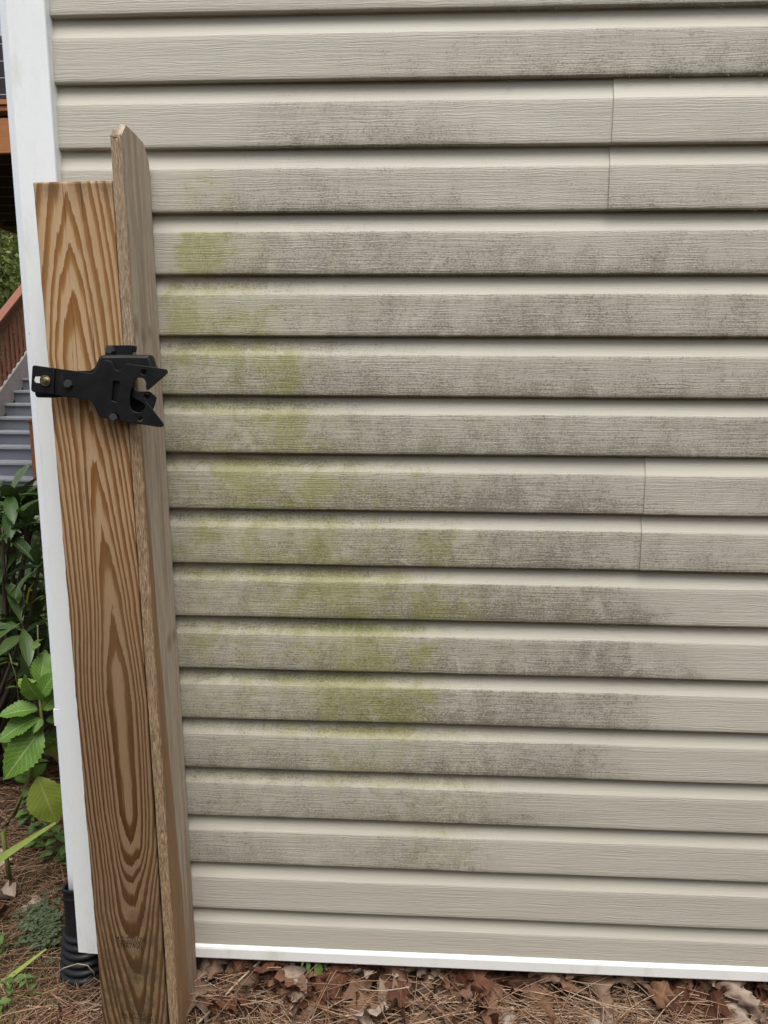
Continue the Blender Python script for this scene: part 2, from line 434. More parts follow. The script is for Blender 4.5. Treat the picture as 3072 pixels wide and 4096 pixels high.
# stain strength along each course, against x in the photo's pixels
MIL = {-2: [(0, .2), (3072, .4)], -1: [(0, .05), (1500, .25), (3072, .4)],
 0: [(200, .05), (1000, .14), (1700, .28), (2300, .5), (3072, .5)],
 1: [(200, .02), (900, .1), (1050, .50), (1800, .50), (2000, .25), (2600, .14), (3072, .28)],
 2: [(600, .05), (1000, .46), (1400, .52), (2200, .38), (2500, .35), (3072, .38)],
 3: [(600, .1), (700, .35), (1300, .58), (2000, .5), (2600, .48), (3072, .38)],
 4: [(600, .2), (800, .45), (1500, .5), (2200, .62), (2600, .42), (2900, .55), (3072, .5)],
 5: [(650, .5), (1500, .62), (2300, .58), (3072, .56)],
 6: [(650, .55), (1500, .56), (2400, .56), (3072, .55)],
 7: [(700, .5), (1500, .52), (2000, .68), (2500, .58), (2570, .3), (3072, .36)],
 8: [(700, .5), (1700, .62), (2450, .68), (2555, .25), (2590, .36), (2750, .5), (3072, .45)],
 9: [(700, .5), (1700, .58), (2300, .68), (2650, .62), (2760, .22), (3072, .1)],
 10: [(700, .5), (1700, .62), (2600, .68), (2710, .5), (2770, .1), (3072, .05)],
 11: [(700, .5), (1700, .62), (2300, .68), (2580, .6), (2690, .1), (3072, 0)],
 12: [(700, .5), (1400, .46), (1800, .62), (2530, .62), (2650, .1), (3072, 0)],
 13: [(700, .52), (1500, .52), (1850, .62), (2100, .46), (2400, .15), (2700, .02)],
 14: [(750, .4), (1000, .42), (1300, .28), (1500, .42), (1850, .52), (1960, .1), (2100, 0)],
 15: [(750, .05), (1000, .0)], 16: [(0, 0)], 17: [(0, 0)]}
ALG = {2: [(640, 0), (760, .35), (860, .3), (960, .02)],
 3: [(640, 0), (690, .35), (730, .88), (880, .82), (930, .4), (1050, .22), (1350, .1), (1800, 0)],
 4: [(640, .25), (690, .75), (800, .72), (1000, .5), (1150, .25), (1500, .12), (1900, .05), (2200, 0)],
 5: [(650, .5), (900, .42), (1040, .5), (1080, .95), (1160, .9), (1220, .3), (1500, .15), (2000, .08), (2400, 0)],
 6: [(660, .45), (900, .5), (1060, .75), (1180, .68), (1280, .4), (1500, .2), (2000, .06), (2400, 0)],
 7: [(690, .35), (880, .5), (970, .85), (1080, .5), (1200, .75), (1260, .7), (1330, .65), (1450, .4), (1750, .25), (2000, .1), (2300, 0)],
 8: [(690, .38), (900, .5), (1100, .55), (1250, .6), (1500, .45), (1650, .4), (1740, .68), (1820, .5), (1950, .15), (2300, 0)],
 9: [(700, .3), (1000, .42), (1220, .55), (1350, .75), (1480, .66), (1600, .5), (1690, .55), (1740, .9), (1800, .55), (1900, .55), (2000, .2), (2500, .04)],
 10: [(700, .3), (1100, .40), (1330, .68), (1500, .88), (1600, .75), (1650, .4), (1720, .7), (1780, .3), (2000, .12), (2400, 0)],
 11: [(700, .28), (1200, .42), (1320, .85), (1450, .82), (1600, .82), (1690, .80), (1730, .15), (1900, .1), (2400, 0)],
 12: [(700, .18), (1200, .38), (1400, .6), (1500, .68), (1640, .5), (1720, .22), (1900, .18), (2200, 0)],
 13: [(700, .12), (1500, .22), (1750, .42), (1850, .38), (2000, .2), (2300, 0)],
 14: [(700, .05), (1300, .08), (1750, .22), (1880, .2), (1960, 0)]}
SLT = {3: [(0, 0)], 4: [(640, .0), (700, .65), (780, .5), (1000, .45), (1150, .15), (1400, 0)],
 5: [(650, .25), (720, .5), (1000, .55), (1250, .3), (1500, .08), (1800, 0)],
 6: [(660, .35), (800, .55), (1050, .66), (1250, .45), (1400, .15), (1600, 0)],
 7: [(680, .4), (860, .3), (960, .85), (1200, .55), (1400, .35), (1650, .12), (1900, 0)],
 8: [(690, .35), (900, .48), (1250, .62), (1500, .35), (1800, .15), (2000, 0)],
 9: [(690, .4), (950, .48), (1200, .68), (1380, .78), (1550, .5), (1750, .25), (2000, 0)],
 10: [(700, .3), (1100, .5), (1420, .85), (1580, .66), (1750, .3), (2050, 0)],
 11: [(700, .25), (1150, .5), (1350, .9), (1600, .5), (1750, .3), (2000, 0)],
 12: [(700, .2), (1200, .4), (1450, .75), (1560, .65), (1750, .35), (2050, .1), (2300, 0)],
 13: [(700, .25), (1300, .35), (1700, .45), (1950, .25), (2200, 0)],
 14: [(1500, 0), (1650, .35), (1850, .3), (1950, 0)]}
def px_at(k):
    "wall x for photo columns along course k"
    zc = Z0-(k+.6)*S
    # find row of this height for two columns, then interpolate
    xs = np.linspace(-.3, 2.4, 60); out = []
    for x in xs:
        d = np.array([x, 0, zc])-CAM
        out.append(1536+FPX*(d@_r)/(d@_f))
    return xs, np.array(out)
def prof_val(tab, k, px):
    if k not in tab: return np.zeros_like(px)
    p = np.array(tab[k], float); return np.interp(px, p[:, 0], p[:, 1])
def build_panel(k_top, x0, x1, name='siding_panel', lift=0.0, side=False, cut=None, endwall=False):
    "one two-course panel whose butt edges are lines k_top+1 and k_top+2"
    nx = max(12, int((x1-x0)/.011))
    xs = np.linspace(x0, x1, nx)
    rows = []
    for c in (k_top+1, k_top):               # lower course first
        zb = Z0-(c+1)*S
        pxs, pxp = px_at(c)
        px = np.interp(xs, pxs, pxp)
        px0 = px
        wavz = .0011*(fbm(xs*1.7+c*3.1, xs*0+c, 11, 3)-.5)*2
        for (py, fz, fl) in PROF:
            if c == k_top+1 and cut is not None and fz < cut: continue
            if c == k_top+1 and fz > 1.0: continue
            z = zb + fz*S + wavz
            y = py + .0011*(fbm(xs*2.3+c*7.7, xs*0+fz*1.5, 21, 3)-.5)*2 - lift
            px = px0+330*(fbm(xs*5+c*2.3, xs*0+fz*1.1+c*4.1, 61, 4)-.5)+90*(fbm(xs*40, xs*0+fz*5+c*3., 67, 3)-.5)
            pxa = px0+120*(fbm(xs*6+c*2.3, xs*0+fz*.8+c*4.1, 63, 4)-.5)+70*(fbm(xs*40, xs*0+fz*5+c*3., 67, 3)-.5)
            flat = np.full(nx, fl, float)
            ft = np.clip(fz/.68, 0, 1)        # 0 lip .. 1 crease
            lowz = .80+.45*(1-ft)**2
            if fz < .69:
                mil = (prof_val(MIL, c, px-130)+prof_val(MIL, c, px)+prof_val(MIL, c, px+130))/3*lowz
                mil = mil + .16*(fbm(xs*9+c, xs*0+fz*5+c*3, 31, 3)-.5)*(mil > .04) + .22*(fbm(xs*2.5+c*1.7, xs*0+fz*1.2+c*5, 37, 2)-.5)*(mil > .12)
                alg = prof_val(ALG, c, pxa)
                alg = alg*(.6 if c >= 12 else .88 if c >= 10 else 1.)
                alg = alg*(.9+.35*(fbm(xs*14, xs*0+fz*3+c*9, 41, 2)-.5)*2)
            else:
                s_ = np.clip((fz-.69)/.31, 0, 1)
                alg = prof_val(SLT, c, pxa)*(1.05 if s_ < .55 else max(0, 1.05-(s_-.55)*2.6))
                mil = prof_val(MIL, c, px)*(.34 if s_ < .6 else .26)*(1+.5*sst(2000, 1200, px)) + alg*.40*(s_ > .2) + .16*sst(1900, 1100, px)*(4 <= c <= 13)
            bare = np.clip(sst(1650, 1760, px)*sst(2150, 1900, px)*(c >= 11)*(c <= 14) + .35*sst(1200, 1400, px)*sst(1700, 1550, px)*(9 <= c <= 12), 0, 1)
            if side: mil = mil*0+.12; alg = alg*0; bare = bare*0
            rows.append((y, z, flat, np.clip(mil, 0, 1), np.clip(alg, 0, 1.1), bare))
    nr = len(rows)
    v = np.zeros((nr, nx, 3)); A = np.zeros((4, nr, nx))
    for i, (y, z, fl, mi, al, ba) in enumerate(rows):
        v[i, :, 0] = xs; v[i, :, 1] = y; v[i, :, 2] = z
        if endwall:
            v[i, 0, 0] = xs[0]+.0004; v[i, 0, 1] = y[0]+.0040; v[i, 1, 0] = xs[0]; v[i, 1, 1] = y[0]+.0002; v[i, 2, 0] = xs[0]+.0012
        A[0, i] = fl; A[1, i] = mi; A[2, i] = al; A[3, i] = ba
    me = mesh(name, v.reshape(-1, 3), [f for f in grid_faces(nr, nx)])
    for n_, a in zip(('flat', 'mildew', 'algae', 'bare'), A): fattr(me, n_, a)
    return hchild(link(name, me, MAT['siding'], None, True))
seam = {1: at(2446, 560, 0)[0], 7: at(2573, 2050, 0)[0], -5: 1.1}
for kt in range(-7, 17, 2):
    cut = .16 if kt == 15 else None
    if kt in seam:
        xs_ = seam[kt]
        build_panel(kt, XL, xs_+.03, lift=-.0004); build_panel(kt, xs_, XR, lift=.0026, endwall=True)
    else:
        build_panel(kt, XL, XR, cut=cut)
# body behind the siding (sheathing) and foundation
bm = bmesh.new(); box(bm, -.205, 6.0, .020, 9.0, .12, 5.4); hchild(bmobj('sheathing', bm, MAT['found']))
bm = bmesh.new(); box(bm, -.17, 6.0, .075, 8.9, -.6, .119); hchild(bmobj('foundation', bm, MAT['found']))
# upper wall above the panels built one by one
for i in range(6):
    zb = Z0+6*S+i*.34
    bm = bmesh.new(); box(bm, XL, XR, .004, .019, zb+.002, zb+.34); hchild(bmobj('upper_cladding', bm, MAT['siding']))
# white starter strip under the siding
def strip():
    prof = [(.030, .1195), (.004, .1200), (.0010, .1195), (-.0040, .1150), (-.0055, .1110), (-.0055, .0890), (-.004, .0865), (.0005, .0865), (.0005, .090), (.03, .090)]
    xs = np.linspace(-.145, XR, 90); v = []
    for x in xs:
        dz = .0012*(float(fbm(x*1.5, 3., 5, 2))-.5)*2
        for (y, z) in prof: v.append((x, y, z+dz))
    hchild(link('starter_strip', mesh('starter_strip', v, grid_faces(len(xs), len(prof), True)), MAT['white_strip'], None, False))
strip()
# corner post trim: two faces with rounded corner and inner lips
def corner():
    x0, x1 = -.2182, -.1428
    yf = -.0185
    rr = .004
    sec = [(x1, .022), (x1, yf+.003), (x1-.0015, yf+.0008), (x1-.004, yf)]
    sec += [(x1-t*(x1-x0-.009), yf) for t in (.25, .5, .75)]
    sec += [(x0+.005, yf), (x0+.0015, yf+.0012), (x0, yf+.005)]
    sec += [(x0, yf+.02), (x0, .055), (x0+.002, .060), (x0+.014, .062), (x0+.016, .018)]
    zs = np.linspace(.0985, 4.6, 60); v = []
    for i, z in enumerate(zs):
        dx = .0016*(float(fbm(z*1.1, 1., 8, 2))-.5)*2
        zz = z
        for (x, y) in sec:
            zz = z - (.004 if i == 0 and x > -.2 else 0)*((x-x0)/(x1-x0))
            v.append((x+dx, y, zz))
    n = len(sec); f = grid_faces(len(zs), n, True); f += [tuple(range(n)), tuple(reversed(range((len(zs)-1)*n, len(zs)*n)))]
    hchild(link('corner_trim', mesh('corner_trim', v, f), MAT['white'], None, False))
corner()
# side wall siding (turned round the corner)
for kt in range(-7, 17, 2):
    xs_ = (-3.2, -.06)
    o = build_panel(kt, xs_[0], xs_[1], side=True)
    o.matrix_parent_inverse = Matrix.Identity(4)
    o.rotation_euler = (0, 0, -math.pi/2)
    o.location = (-.205-.0135+.2, 0, 0)

# downspout on the side wall
def downspout():
    x0, x1, y0, y1 = -.2755, -.2195, .070, .145
    sec = []
    for (cx, cy, a0) in ((x1-.004, y0+.004, -90), (x1-.004, y1-.004, 0), (x0+.004, y1-.004, 90), (x0+.004, y0+.004, 180)):
        for t in range(4):
            a = R(a0+t*30); sec.append((cx+.004*math.cos(a), cy+.004*math.sin(a)))
    zs = np.linspace(.13, 5.2, 50)
    v = [(x+.0015*math.sin(z*1.3), y, z) for z in zs for (x, y) in sec]
    n = len(sec)
    f = grid_faces(len(zs), n, True); f += [tuple(reversed(range(n)))]
    d = hchild(link('downspout', mesh('downspout', v, f), MAT['downspout'], None, True))
    zc = at(225, 2870, .07)[2]
    bm = bmesh.new(); box(bm, x0-.0008, x1+.001, y0-.0008, y1, zc-.020, zc+.020, .0005)
    s = bmobj('strap', bm, MAT['downspout']); s.parent = d
    return d
downspout()

# ------------------------------------------------------------------ drain pipe
def drain():
    cx, cy = -.2500, .107
    zb = float(gz(cx, cy))-.06
    root = empty('drain_pipe', (cx, cy, zb))
    tag(root, 'black corrugated drain pipe with square adapter under the white downspout', 'drain pipe')
    v = []; n = 36; zt = .078
    zs = np.arange(zb, zt, .0022)
    for z in zs:
        t = (z-zb)/(zt-zb)
        ph = (z/.0205) % 1
        rr = .058 + (.0032*math.sin(2*math.pi*ph) if t < .97 else 0) + .007*(1-t)
        if t > .90: rr -= (t-.9)/.1*.006
        ox = -.010*(1-t)**1.5; oy = -.012*(1-t)
        for k in range(n):
            a = 2*math.pi*k/n
            v.append((cx+ox+rr*math.cos(a), cy+oy+rr*math.sin(a), z+.004*math.cos(a)*t))
    o = link('corrugated_tube', mesh('corrugated_tube', v, grid_faces(len(zs), n, True)), MAT['pipe'], None, True)
    o.parent = root; o.matrix_parent_inverse = Matrix.Translation(-root.location)
    # adapter: round shoulder to rectangular socket
    sx, sy = .0350, .047
    v = []; levels = [(.108, 0), (.128, .12), (.150, .55), (.166, .9), (.172, 1), (.205, 1), (.2055, 1.05), (.211, 1.05), (.2115, 1), (.228, 1), (.2285, 1.06), (.234, 1.06), (.234, .92), (.18, .9)]
    for z, t in levels:
        z -= .040
        for k in range(n):
            a = 2*math.pi*k/n; c, s_ = math.cos(a), math.sin(a)
            q = 1/max(abs(c)/sx, abs(s_)/sy)
            rq = .053*(1-min(t, 1))+q*min(t, 1)*(t if t > 1 else (t if t == .92 or (t == .9 and z > .135) else 1))
            v.append((cx-.001+rq*c, cy+rq*s_, z))
    o = link('downspout_adapter', mesh('downspout_adapter', v, grid_faces(len(levels), n, True)), MAT['pipe'], None, False)
    o.parent = root; o.matrix_parent_inverse = Matrix.Translation(-root.location)
drain()

# ------------------------------------------------------------------ fence post
LEAN = -.0103
PYF = -.140
PXL = -.1255
def lean(z): return LEAN*(z-Z0+.7)
fence = empty('fence_post', (-.055, -.095, 0))
tag(fence, 'brown treated-pine gate post with dog-eared picket and black latch by the siding', 'fence post')
def fchild(o, p=None):
    o.parent = p or fence
    o.matrix_parent_inverse = Matrix.Identity(4) if p else Matrix.Translation(-fence.location)
    return o
PTOP = Z0-.3195
def build_post():
    W, Dp = .1400, .089
    front = np.linspace(0, W, 141)
    sec = [(x, 0.) for x in front]
    sec[0] = (0.0004, .0012); sec[-1] = (W-.0004, .0012)
    sec += [(W, .01), (W, .04), (W, .075), (W-.003, Dp), (W*.5, Dp), (.003, Dp), (0, .075), (0, .04), (0, .01)]
    n = len(sec)
    zb = -.30
    zs = np.concatenate([np.linspace(zb, -.1, 6), np.linspace(-.09, PTOP, 460)])
    sx = np.array([s[0] for s in sec]); sy = np.array([s[1] for s in sec])
    # photo row for height on the front face -> ring count on the centre line
    rows = np.array([at(300, y, PYF)[2] for y in range(600, 4500, 20)]); ry = np.arange(600, 4500, 20)
    pr = np.interp(zs, rows[::-1], ry[::-1])
    nc = np.interp(pr, [600, 735, 990, 1186, 1426, 1810, 2146, 2390, 2560, 2680, 3250, 3375, 3448, 3526, 3644, 3740, 3891, 4000, 4096, 4500],
                   [7.6, 7.0, 6.0, 5.0, 4.0, 3.0, 2.0, 1.0, 0.62, .15, .15, 1.0, 2.0, 3.0, 4.0, 5.0, 6.0, 6.5, 7.0, 9.0])
    xc = np.interp(pr, [600, 800, 990, 1426, 1810, 2146, 2390, 2814, 3375, 3644, 3900, 4500], [.42, .41, .40, .37, .50, .56, .60, .615, .635, .56, .57, .6])
    kL = np.interp(pr, [600, 1000, 1500, 2100, 2500, 3300, 3700, 4096], [8.5, 9.5, 13, 17, 19, 19, 18, 15])
    kR = np.interp(pr, [600, 1000, 1500, 2100, 2500, 3300, 3700, 4096], [11, 11, 13, 15, 17, 18, 16, 14])
    pw = np.interp(pr, [600, 2400, 3300, 3450, 3700, 4096], [1.22, 1.3, 1.3, 1.7, 1.7, 1.25])
    hw = np.interp(pr, [600, 2100, 2450, 2800, 3300, 3500, 4096], [.12, .11, .12, .185, .15, .10, .09])
    V = np.zeros((len(zs), n, 3)); RG = np.zeros((len(zs), n)); CK = np.zeros((len(zs), n)); DS = np.zeros((len(zs), n))
    for i, z in enumerate(zs):
        fx = sx/W
        wob = .030*(fbm(fx*0+z*3.0, fx*1.3, 51, 3)-.5)
        dx = fx-xc[i]+wob*.8
        a = np.where(dx < 0, kL[i], kR[i]); ad = np.abs(dx)
        lat = np.where(ad < hw[i], ad/hw[i], 1+(ad-hw[i])*a)
        jag = .22*(fbm(fx*24, fx*0+z*2.2, 57, 3)-.5)
        ncv = nc[i]+jag*(nc[i] > .9)*1.5
        RG[i] = (np.maximum(ncv, 0)**pw[i]+lat**pw[i])**(1/pw[i])+.10*(fbm(fx*9, fx*0+z*9, 61, 2)-.5)
        RG[i] = RG[i]+.15*np.sin(RG[i]*1.9+.6)*(RG[i] > 1)
        dd = np.zeros(n)
        for (xk, z0, z1, wd, dr) in ((.395, Z0-.95, PTOP, .0045, .045), (.63, Z0-.84, PTOP, .0050, .07), (.56, .02, .62, .0040, -.03), (.66, .0, .35, .0035, .02), (.33, Z0-1.0, Z0-.55, .003, .0)):
            xk = xk+dr*(z-z0)*-1.0+.006*math.sin(z*23)+.004*math.sin(z*61+1)
            on = float(sst(z0, z0+.05, z)*sst(z1+.001, z1-.05 if z1 < PTOP-.01 else z1, z))
            on *= .25+.75*float(vn(z*11, xk*0+3., 71) > .35)
            dd = np.maximum(dd, on*np.clip(1-np.abs(fx-xk)/wd/1.3, 0, 1)*(sy < .001))
        CK[i] = dd*.9
        ck = dd*.0018
        top = PTOP+.0025*(fx-.3)+.0006*(vn(fx*60, fx*0, 5)-.5)
        wn = .0009*(vn(z*45, 0., 81)-.5)*2+.0012*(fbm(z*9, 0., 83, 3)-.5)*2
        ex = np.where(fx < .004, wn, 0)
        V[i, :, 0] = PXL+sx+lean(z)+ex
        V[i, :, 1] = PYF+sy+ck
        V[i, :, 2] = z+((top-PTOP) if i == len(zs)-1 else 0)
        DS[i] = np.clip(.85*sst(.50, .05, z)+.20*sst(.7, .3, z)*.5+.65*sst(PTOP-.05, PTOP-.004, z), 0, 1)  # damp plus painted shade towards the foot; top edge darkened as well
    f = grid_faces(len(zs), n, True)
    f += [tuple(range((len(zs)-1)*n, len(zs)*n)), tuple(reversed(range(n)))]
    me = mesh('post', V.reshape(-1, 3), f)
    fattr(me, 'ring', RG); fattr(me, 'crack', CK); fattr(me, 'damp_shade', DS); fattr(me, 'height_tone', np.repeat(sst(.60, 1.55, zs)[:, None], n, 1))
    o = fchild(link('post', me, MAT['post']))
    for p in me.polygons:
        p.use_smooth = True
    return o
post = build_post()

def build_picket():
    T, Wd = .0190, .1400
    x0 = PXL+.1412
    rad = .0045
    sec = []   # (x off, y off) counter-clockwise from front-left
    def arc(cx, cy, a0, a1, r, k):
        for a in np.linspace(a0, a1, k): sec.append((cx+r*math.cos(R(a)), cy+r*math.sin(R(a))))
    r1 = .0015
    arc(r1, r1, 180, 270, r1, 3)
    for t in np.linspace(.15, .8, 8): sec.append((r1+t*(T-r1-rad), 0))
    arc(T-rad, rad, 270, 360, rad, 7)
    for t in np.linspace(.03, .97, 44): sec.append((T, rad+t*(Wd-2*rad)))
    arc(T-rad, Wd-rad, 0, 90, rad, 4)
    arc(r1, Wd-r1, 90, 180, r1, 3)
    for t in np.linspace(.1, .9, 5): sec.append((0, Wd-r1-t*(Wd-2*r1)))
    sec = np.array(sec); n = len(sec)
    ztop = Z0-.2215; dog = .026
    zs = np.concatenate([np.linspace(-.12, ztop-.04, 420), np.linspace(ztop-.039, ztop, 20), [ztop+.001]])
    V = np.zeros((len(zs), n, 3)); ED = np.zeros((len(zs), n)); KN = np.zeros((len(zs), n)); KR = np.zeros((len(zs), n)); TN = np.zeros((len(zs), n))
    # arc position along the section for noise
    sdist = np.cumsum(np.r_[0, np.hypot(*(sec[1:]-sec[:-1]).T)])
    edge = sst(.012, .004, sec[:, 1])
    p1 = at(680, 2570, -.05); p2 = at(487, 1300, PYF); p3 = at(545, 1330, -.09); p4 = at(590, 1330, -.04)
    knots = [(Wd*.62, p1[2], .016), (Wd*.85, p1[2]+.005, .013), (Wd*.12, p2[2], .014), (Wd*.38, p3[2]-.01, .013), (Wd*.62, p4[2], .011)]
    for i, z in enumerate(zs):
        yy = sec[:, 1]
        cap = ztop - np.maximum(0, dog-yy)*1.05 - np.maximum(0, yy-(Wd-.030))*1.05 - .006*sst(.03, .11, yy)
        zz = np.minimum(z, cap)
        rgh = (fbm(sdist*320, sdist*0+z*70, 91, 3)-.5)*.0022*(.35+edge*1.1)+(fbm(sdist*60, sdist*0+z*9, 95, 2)-.5)*.0010
        wv = .0016*(fbm(z*2.1, 0., 97, 2)-.5)
        cxn = np.sign(sec[:, 0]-T*.5)
        V[i, :, 0] = x0+sec[:, 0]+.0024*sst(1.5, .2, z)+lean(z)+np.where(sec[:, 0] > T*.6, rgh, 0)+wv*.6
        V[i, :, 1] = PYF-.0012+yy+np.where(yy < .004, rgh*1.2, 0)+np.where(yy > Wd-.006, rgh*.8, 0)
        V[i, :, 2] = zz+np.where(z >= cap, (vn(sdist*900, sdist*0, 99)-.5)*.0016, 0)
        if i == len(zs)-1:
            V[i, :, 0] = x0+T*.5+lean(z)
            V[i, :, 2] = cap+.0012
        ED[i] = edge*(.7+.6*(fbm(sdist*50, sdist*0+z*14, 33, 2)))
        for (ky, kz, kr) in knots:
            dk = np.hypot((yy-ky)*1.0, (zz-kz)*.75)
            m = np.clip(1.25-dk/kr, 0, 1)
            KN[i] = np.maximum(KN[i], m); KR[i] = np.where(m > 0, dk/kr, KR[i])
        bnd = .012+.052*sst(1.25, .15, z)
        TN[i] = sst(bnd+.02, bnd-.01, yy+.02*(fbm(sdist*8, sdist*0+z*4, 44, 2)-.5))*sst(Z0-.42, Z0-1.0, z)+.45*sst(.7, .1, z)+.08
    f = grid_faces(len(zs), n, True)
    f += [tuple(range((len(zs)-1)*n, len(zs)*n)), tuple(reversed(range(n)))]
    me = mesh('picket', V.reshape(-1, 3), f)
    for nm, a in (('edge', ED), ('knot', KN), ('kring', KR), ('tan', np.clip(TN, 0, 1))): fattr(me, nm, a)
    o = fchild(link('picket', me, MAT['picket'], None, True))
    o['label'] = 'grey weathered dog-eared picket board on edge beside the post'
build_picket()

# ------------------------------------------------------------------ ink stamps on the post
def m_ink():
    b = NB('worn_ink')
    n = b.noise(b.coord((700, 700, 300)), 1, 3, .6); n2 = b.noise(b.coord((70, 70, 70)), 1, 2)
    a = b.math('MULTIPLY', b.mr(n, .30, .48), b.mr(n2, .32, .62, .45, .95))
    m = b.fin((.022, .014, .008), .7, None, .2)
    b.set(b.b.inputs['Alpha'], a); return m
MAT['ink'] = m_ink()
def text(s, px, py, wpx, hpx, align='LEFT'):
    cu = bpy.data.curves.new('ink_stamp', 'FONT'); cu.body = s; cu.size = 1; cu.align_x = 'LEFT'
    tmp = bpy.data.objects.new('tmp', cu); COL.objects.link(tmp)
    dg = bpy.context.evaluated_depsgraph_get()
    me = bpy.data.meshes.new_from_object(tmp.evaluated_get(dg)); bpy.data.objects.remove(tmp); bpy.data.curves.remove(cu)
    co = np.array([v.co for v in me.vertices]); mn, mx = co.min(0), co.max(0)
    a = at(px, py, PYF-.0004); b_ = at(px+wpx, py-hpx, PYF-.0004)
    for v in me.vertices:
        u_ = (v.co.x-mn[0])/(mx[0]-mn[0]); q = (v.co.y-mn[1])/(mx[1]-mn[1])
        v.co = Vector((a[0]+u_*(b_[0]-a[0])-.001*q, PYF-.0004, a[2]+q*(b_[2]-a[2])))
    me.name = 'ink_stamp'; me.materials.clear()
    fchild(link('ink_stamp', me, MAT['ink']))
text('M.C. DIXON', 464, 3765, 117, 15)
text('LUMBER COMPANY', 486, 3774, 84, 7)
text('13487400', 470, 3791, 97, 17)
text('SPIB  NO.2  KD-HT', 483, 4072, 130, 15)
text('TIMBERS', 549, 4088, 66, 12)

# ------------------------------------------------------------------ gate latch
def lp(pts, y): return [(lambda p: (p[0], p[2]))(at(80+x/2.4397, 1320+z/2.4397, y)) for x, z in pts]
def circ(cx, cy, r, n=20, a0=0, a1=360):
    return [(cx+r*math.cos(R(a0+(a1-a0)*k/n)), cy+r*math.sin(R(a0+(a1-a0)*k/n))) for k in range(n if a1-a0 == 360 else n+1)]
YF = -.1720
latch_main = [(712, 424), (735, 400), (755, 372), (800, 305), (812, 295), (828, 292), (872, 301), (898, 315), (908, 332), (918, 362), (932, 386), (952, 397), (975, 397), (992, 388), (1004, 366), (1014, 344),
   (1028, 331), (1048, 328), (1300, 363), (1405, 379), (1428, 386), (1441, 403), (1436, 424), (1420, 440), (1255, 583), (1243, 588), (1233, 582), (1230, 565)]
latch_main += circ(1166, 528, 64, 16, 20, -150)
latch_main += [(1098, 545), (1085, 575), (1074, 625), (1070, 700), (1074, 745), (1090, 778), (1115, 797), (1148, 806), (1182, 800), (1206, 778), (1217, 750), (1219, 706), (1226, 697), (1238, 704), (1252, 722), (1392, 905), (1402, 925), (1396, 942), (1378, 949),
   (1340, 946), (1180, 922), (1000, 896), (976, 884), (968, 858), (958, 826), (930, 808), (900, 818), (884, 846), (868, 860), (845, 863), (792, 856), (774, 847), (764, 833), (716, 718), (704, 702), (684, 690), (560, 668), (412, 640)]
strap_top = [(412, 384), (560, 402), (684, 424)]
outline = strap_top+latch_main
slit = [(912, 497), (966, 499), (972, 510), (970, 570), (950, 704), (942, 706), (896, 690), (893, 682), (905, 560), (906, 505)]
loops = [lp(outline, YF), lp(slit, YF), lp(circ(1208, 411, 27), YF), lp(circ(1171, 868, 26), YF)]
latch = fchild(curve_plate('gate_latch', loops, YF, .0032, MAT['black'], fence, .0007))
latch['label'] = 'black powder-coated metal gate latch bolted across the post'
def lchild(o): return fchild(o, latch)
# stepped strap end (bends back, then forward again) with slot
def strap_end(x0, x1, zt0, zb0, zt1, zb1, y, th=.0032):
    pass
YS = -.1705
end = [(140, 345), (330, 372), (330, 628), (300, 626), (130, 606), (112, 592), (107, 575), (119, 362), (126, 350)]
slot = [(150, 453), (215, 456), (215, 520), (150, 514), (138, 502), (134, 485), (138, 465)]
lchild(curve_plate('strap_end', [lp(end, YS), lp(slot, YS)], YS, .0032, MAT['black'], None, .0007))
jog = [(326, 371), (416, 385), (416, 641), (326, 628)]
a = [at(80+x/2.4397, 1320+z/2.4397, y) for (x, z), y in zip([(326, 371), (345, 374), (395, 381), (416, 384), (416, 641), (395, 638), (345, 631), (326, 628)], [YS, YS+.0035, YF+.0025, YF, YF, YF+.0025, YS+.0035, YS])]
v = [tuple(p) for p in a]+[(p[0], p[1]+.003, p[2]) for p in a]
f = [(0, 7, 6, 1), (1, 6, 5, 2), (2, 5, 4, 3), (8, 9, 14, 15), (9, 10, 13, 14), (10, 11, 12, 13), (0, 1, 9, 8), (1, 2, 10, 9), (2, 3, 11, 10), (7, 15, 14, 6), (6, 14, 13, 5), (5, 13, 12, 4), (0, 8, 15, 7), (3, 4, 12, 11)]
lchild(link('strap_bend', mesh('strap_bend', v, f), MAT['black']))
# rear strap and housing behind the front plate
YB = -.1560
back = [(143, 600), (330, 560), (420, 420), (560, 398), (684, 397), (705, 385), (722, 365), (740, 420), (740, 700), (620, 672), (420, 652), (330, 662), (178, 660), (158, 652), (148, 635)]
lchild(curve_plate('rear_strap', [lp(back, YB)], YB, .003, MAT['black'], None, .0006))
hous = smooth_loop([(690, 420), (735, 330), (768, 245), (850, 240), (1225, 240), (1262, 245), (1302, 362), (1318, 420), (1318, 460), (700, 460)], 2)
YH = -.1665
lchild(curve_plate('latch_housing', [lp(hous, YH)], YH, .0265, MAT['black'], None, .0060))
hous2 = [(700, 440), (1060, 440), (1060, 850), (980, 885), (960, 830), (900, 812), (870, 850), (790, 845), (720, 700)]
lchild(curve_plate('lower_housing', [lp(hous2, YH)], YH, .0260, MAT['black'], None, .0010))
inner = [(1040, 560), (1290, 640), (1290, 760), (1180, 880), (1020, 880)]
lchild(curve_plate('keeper_plate', [lp(inner, -.1480)], -.1480, .004, MAT['black'], None, .0005))
pawl = smooth_loop([(1060, 520), (1102, 556), (1120, 588), (1165, 602), (1235, 598), (1262, 600), (1290, 622), (1330, 656), (1330, 672), (1302, 768), (1285, 775), (1180, 700), (1060, 640)], 1)
lchild(curve_plate('pawl', [lp(pawl, -.1635), lp(circ(1234, 646, 27), -.1635)], -.1635, .0035, MAT['black'], None, .0006))
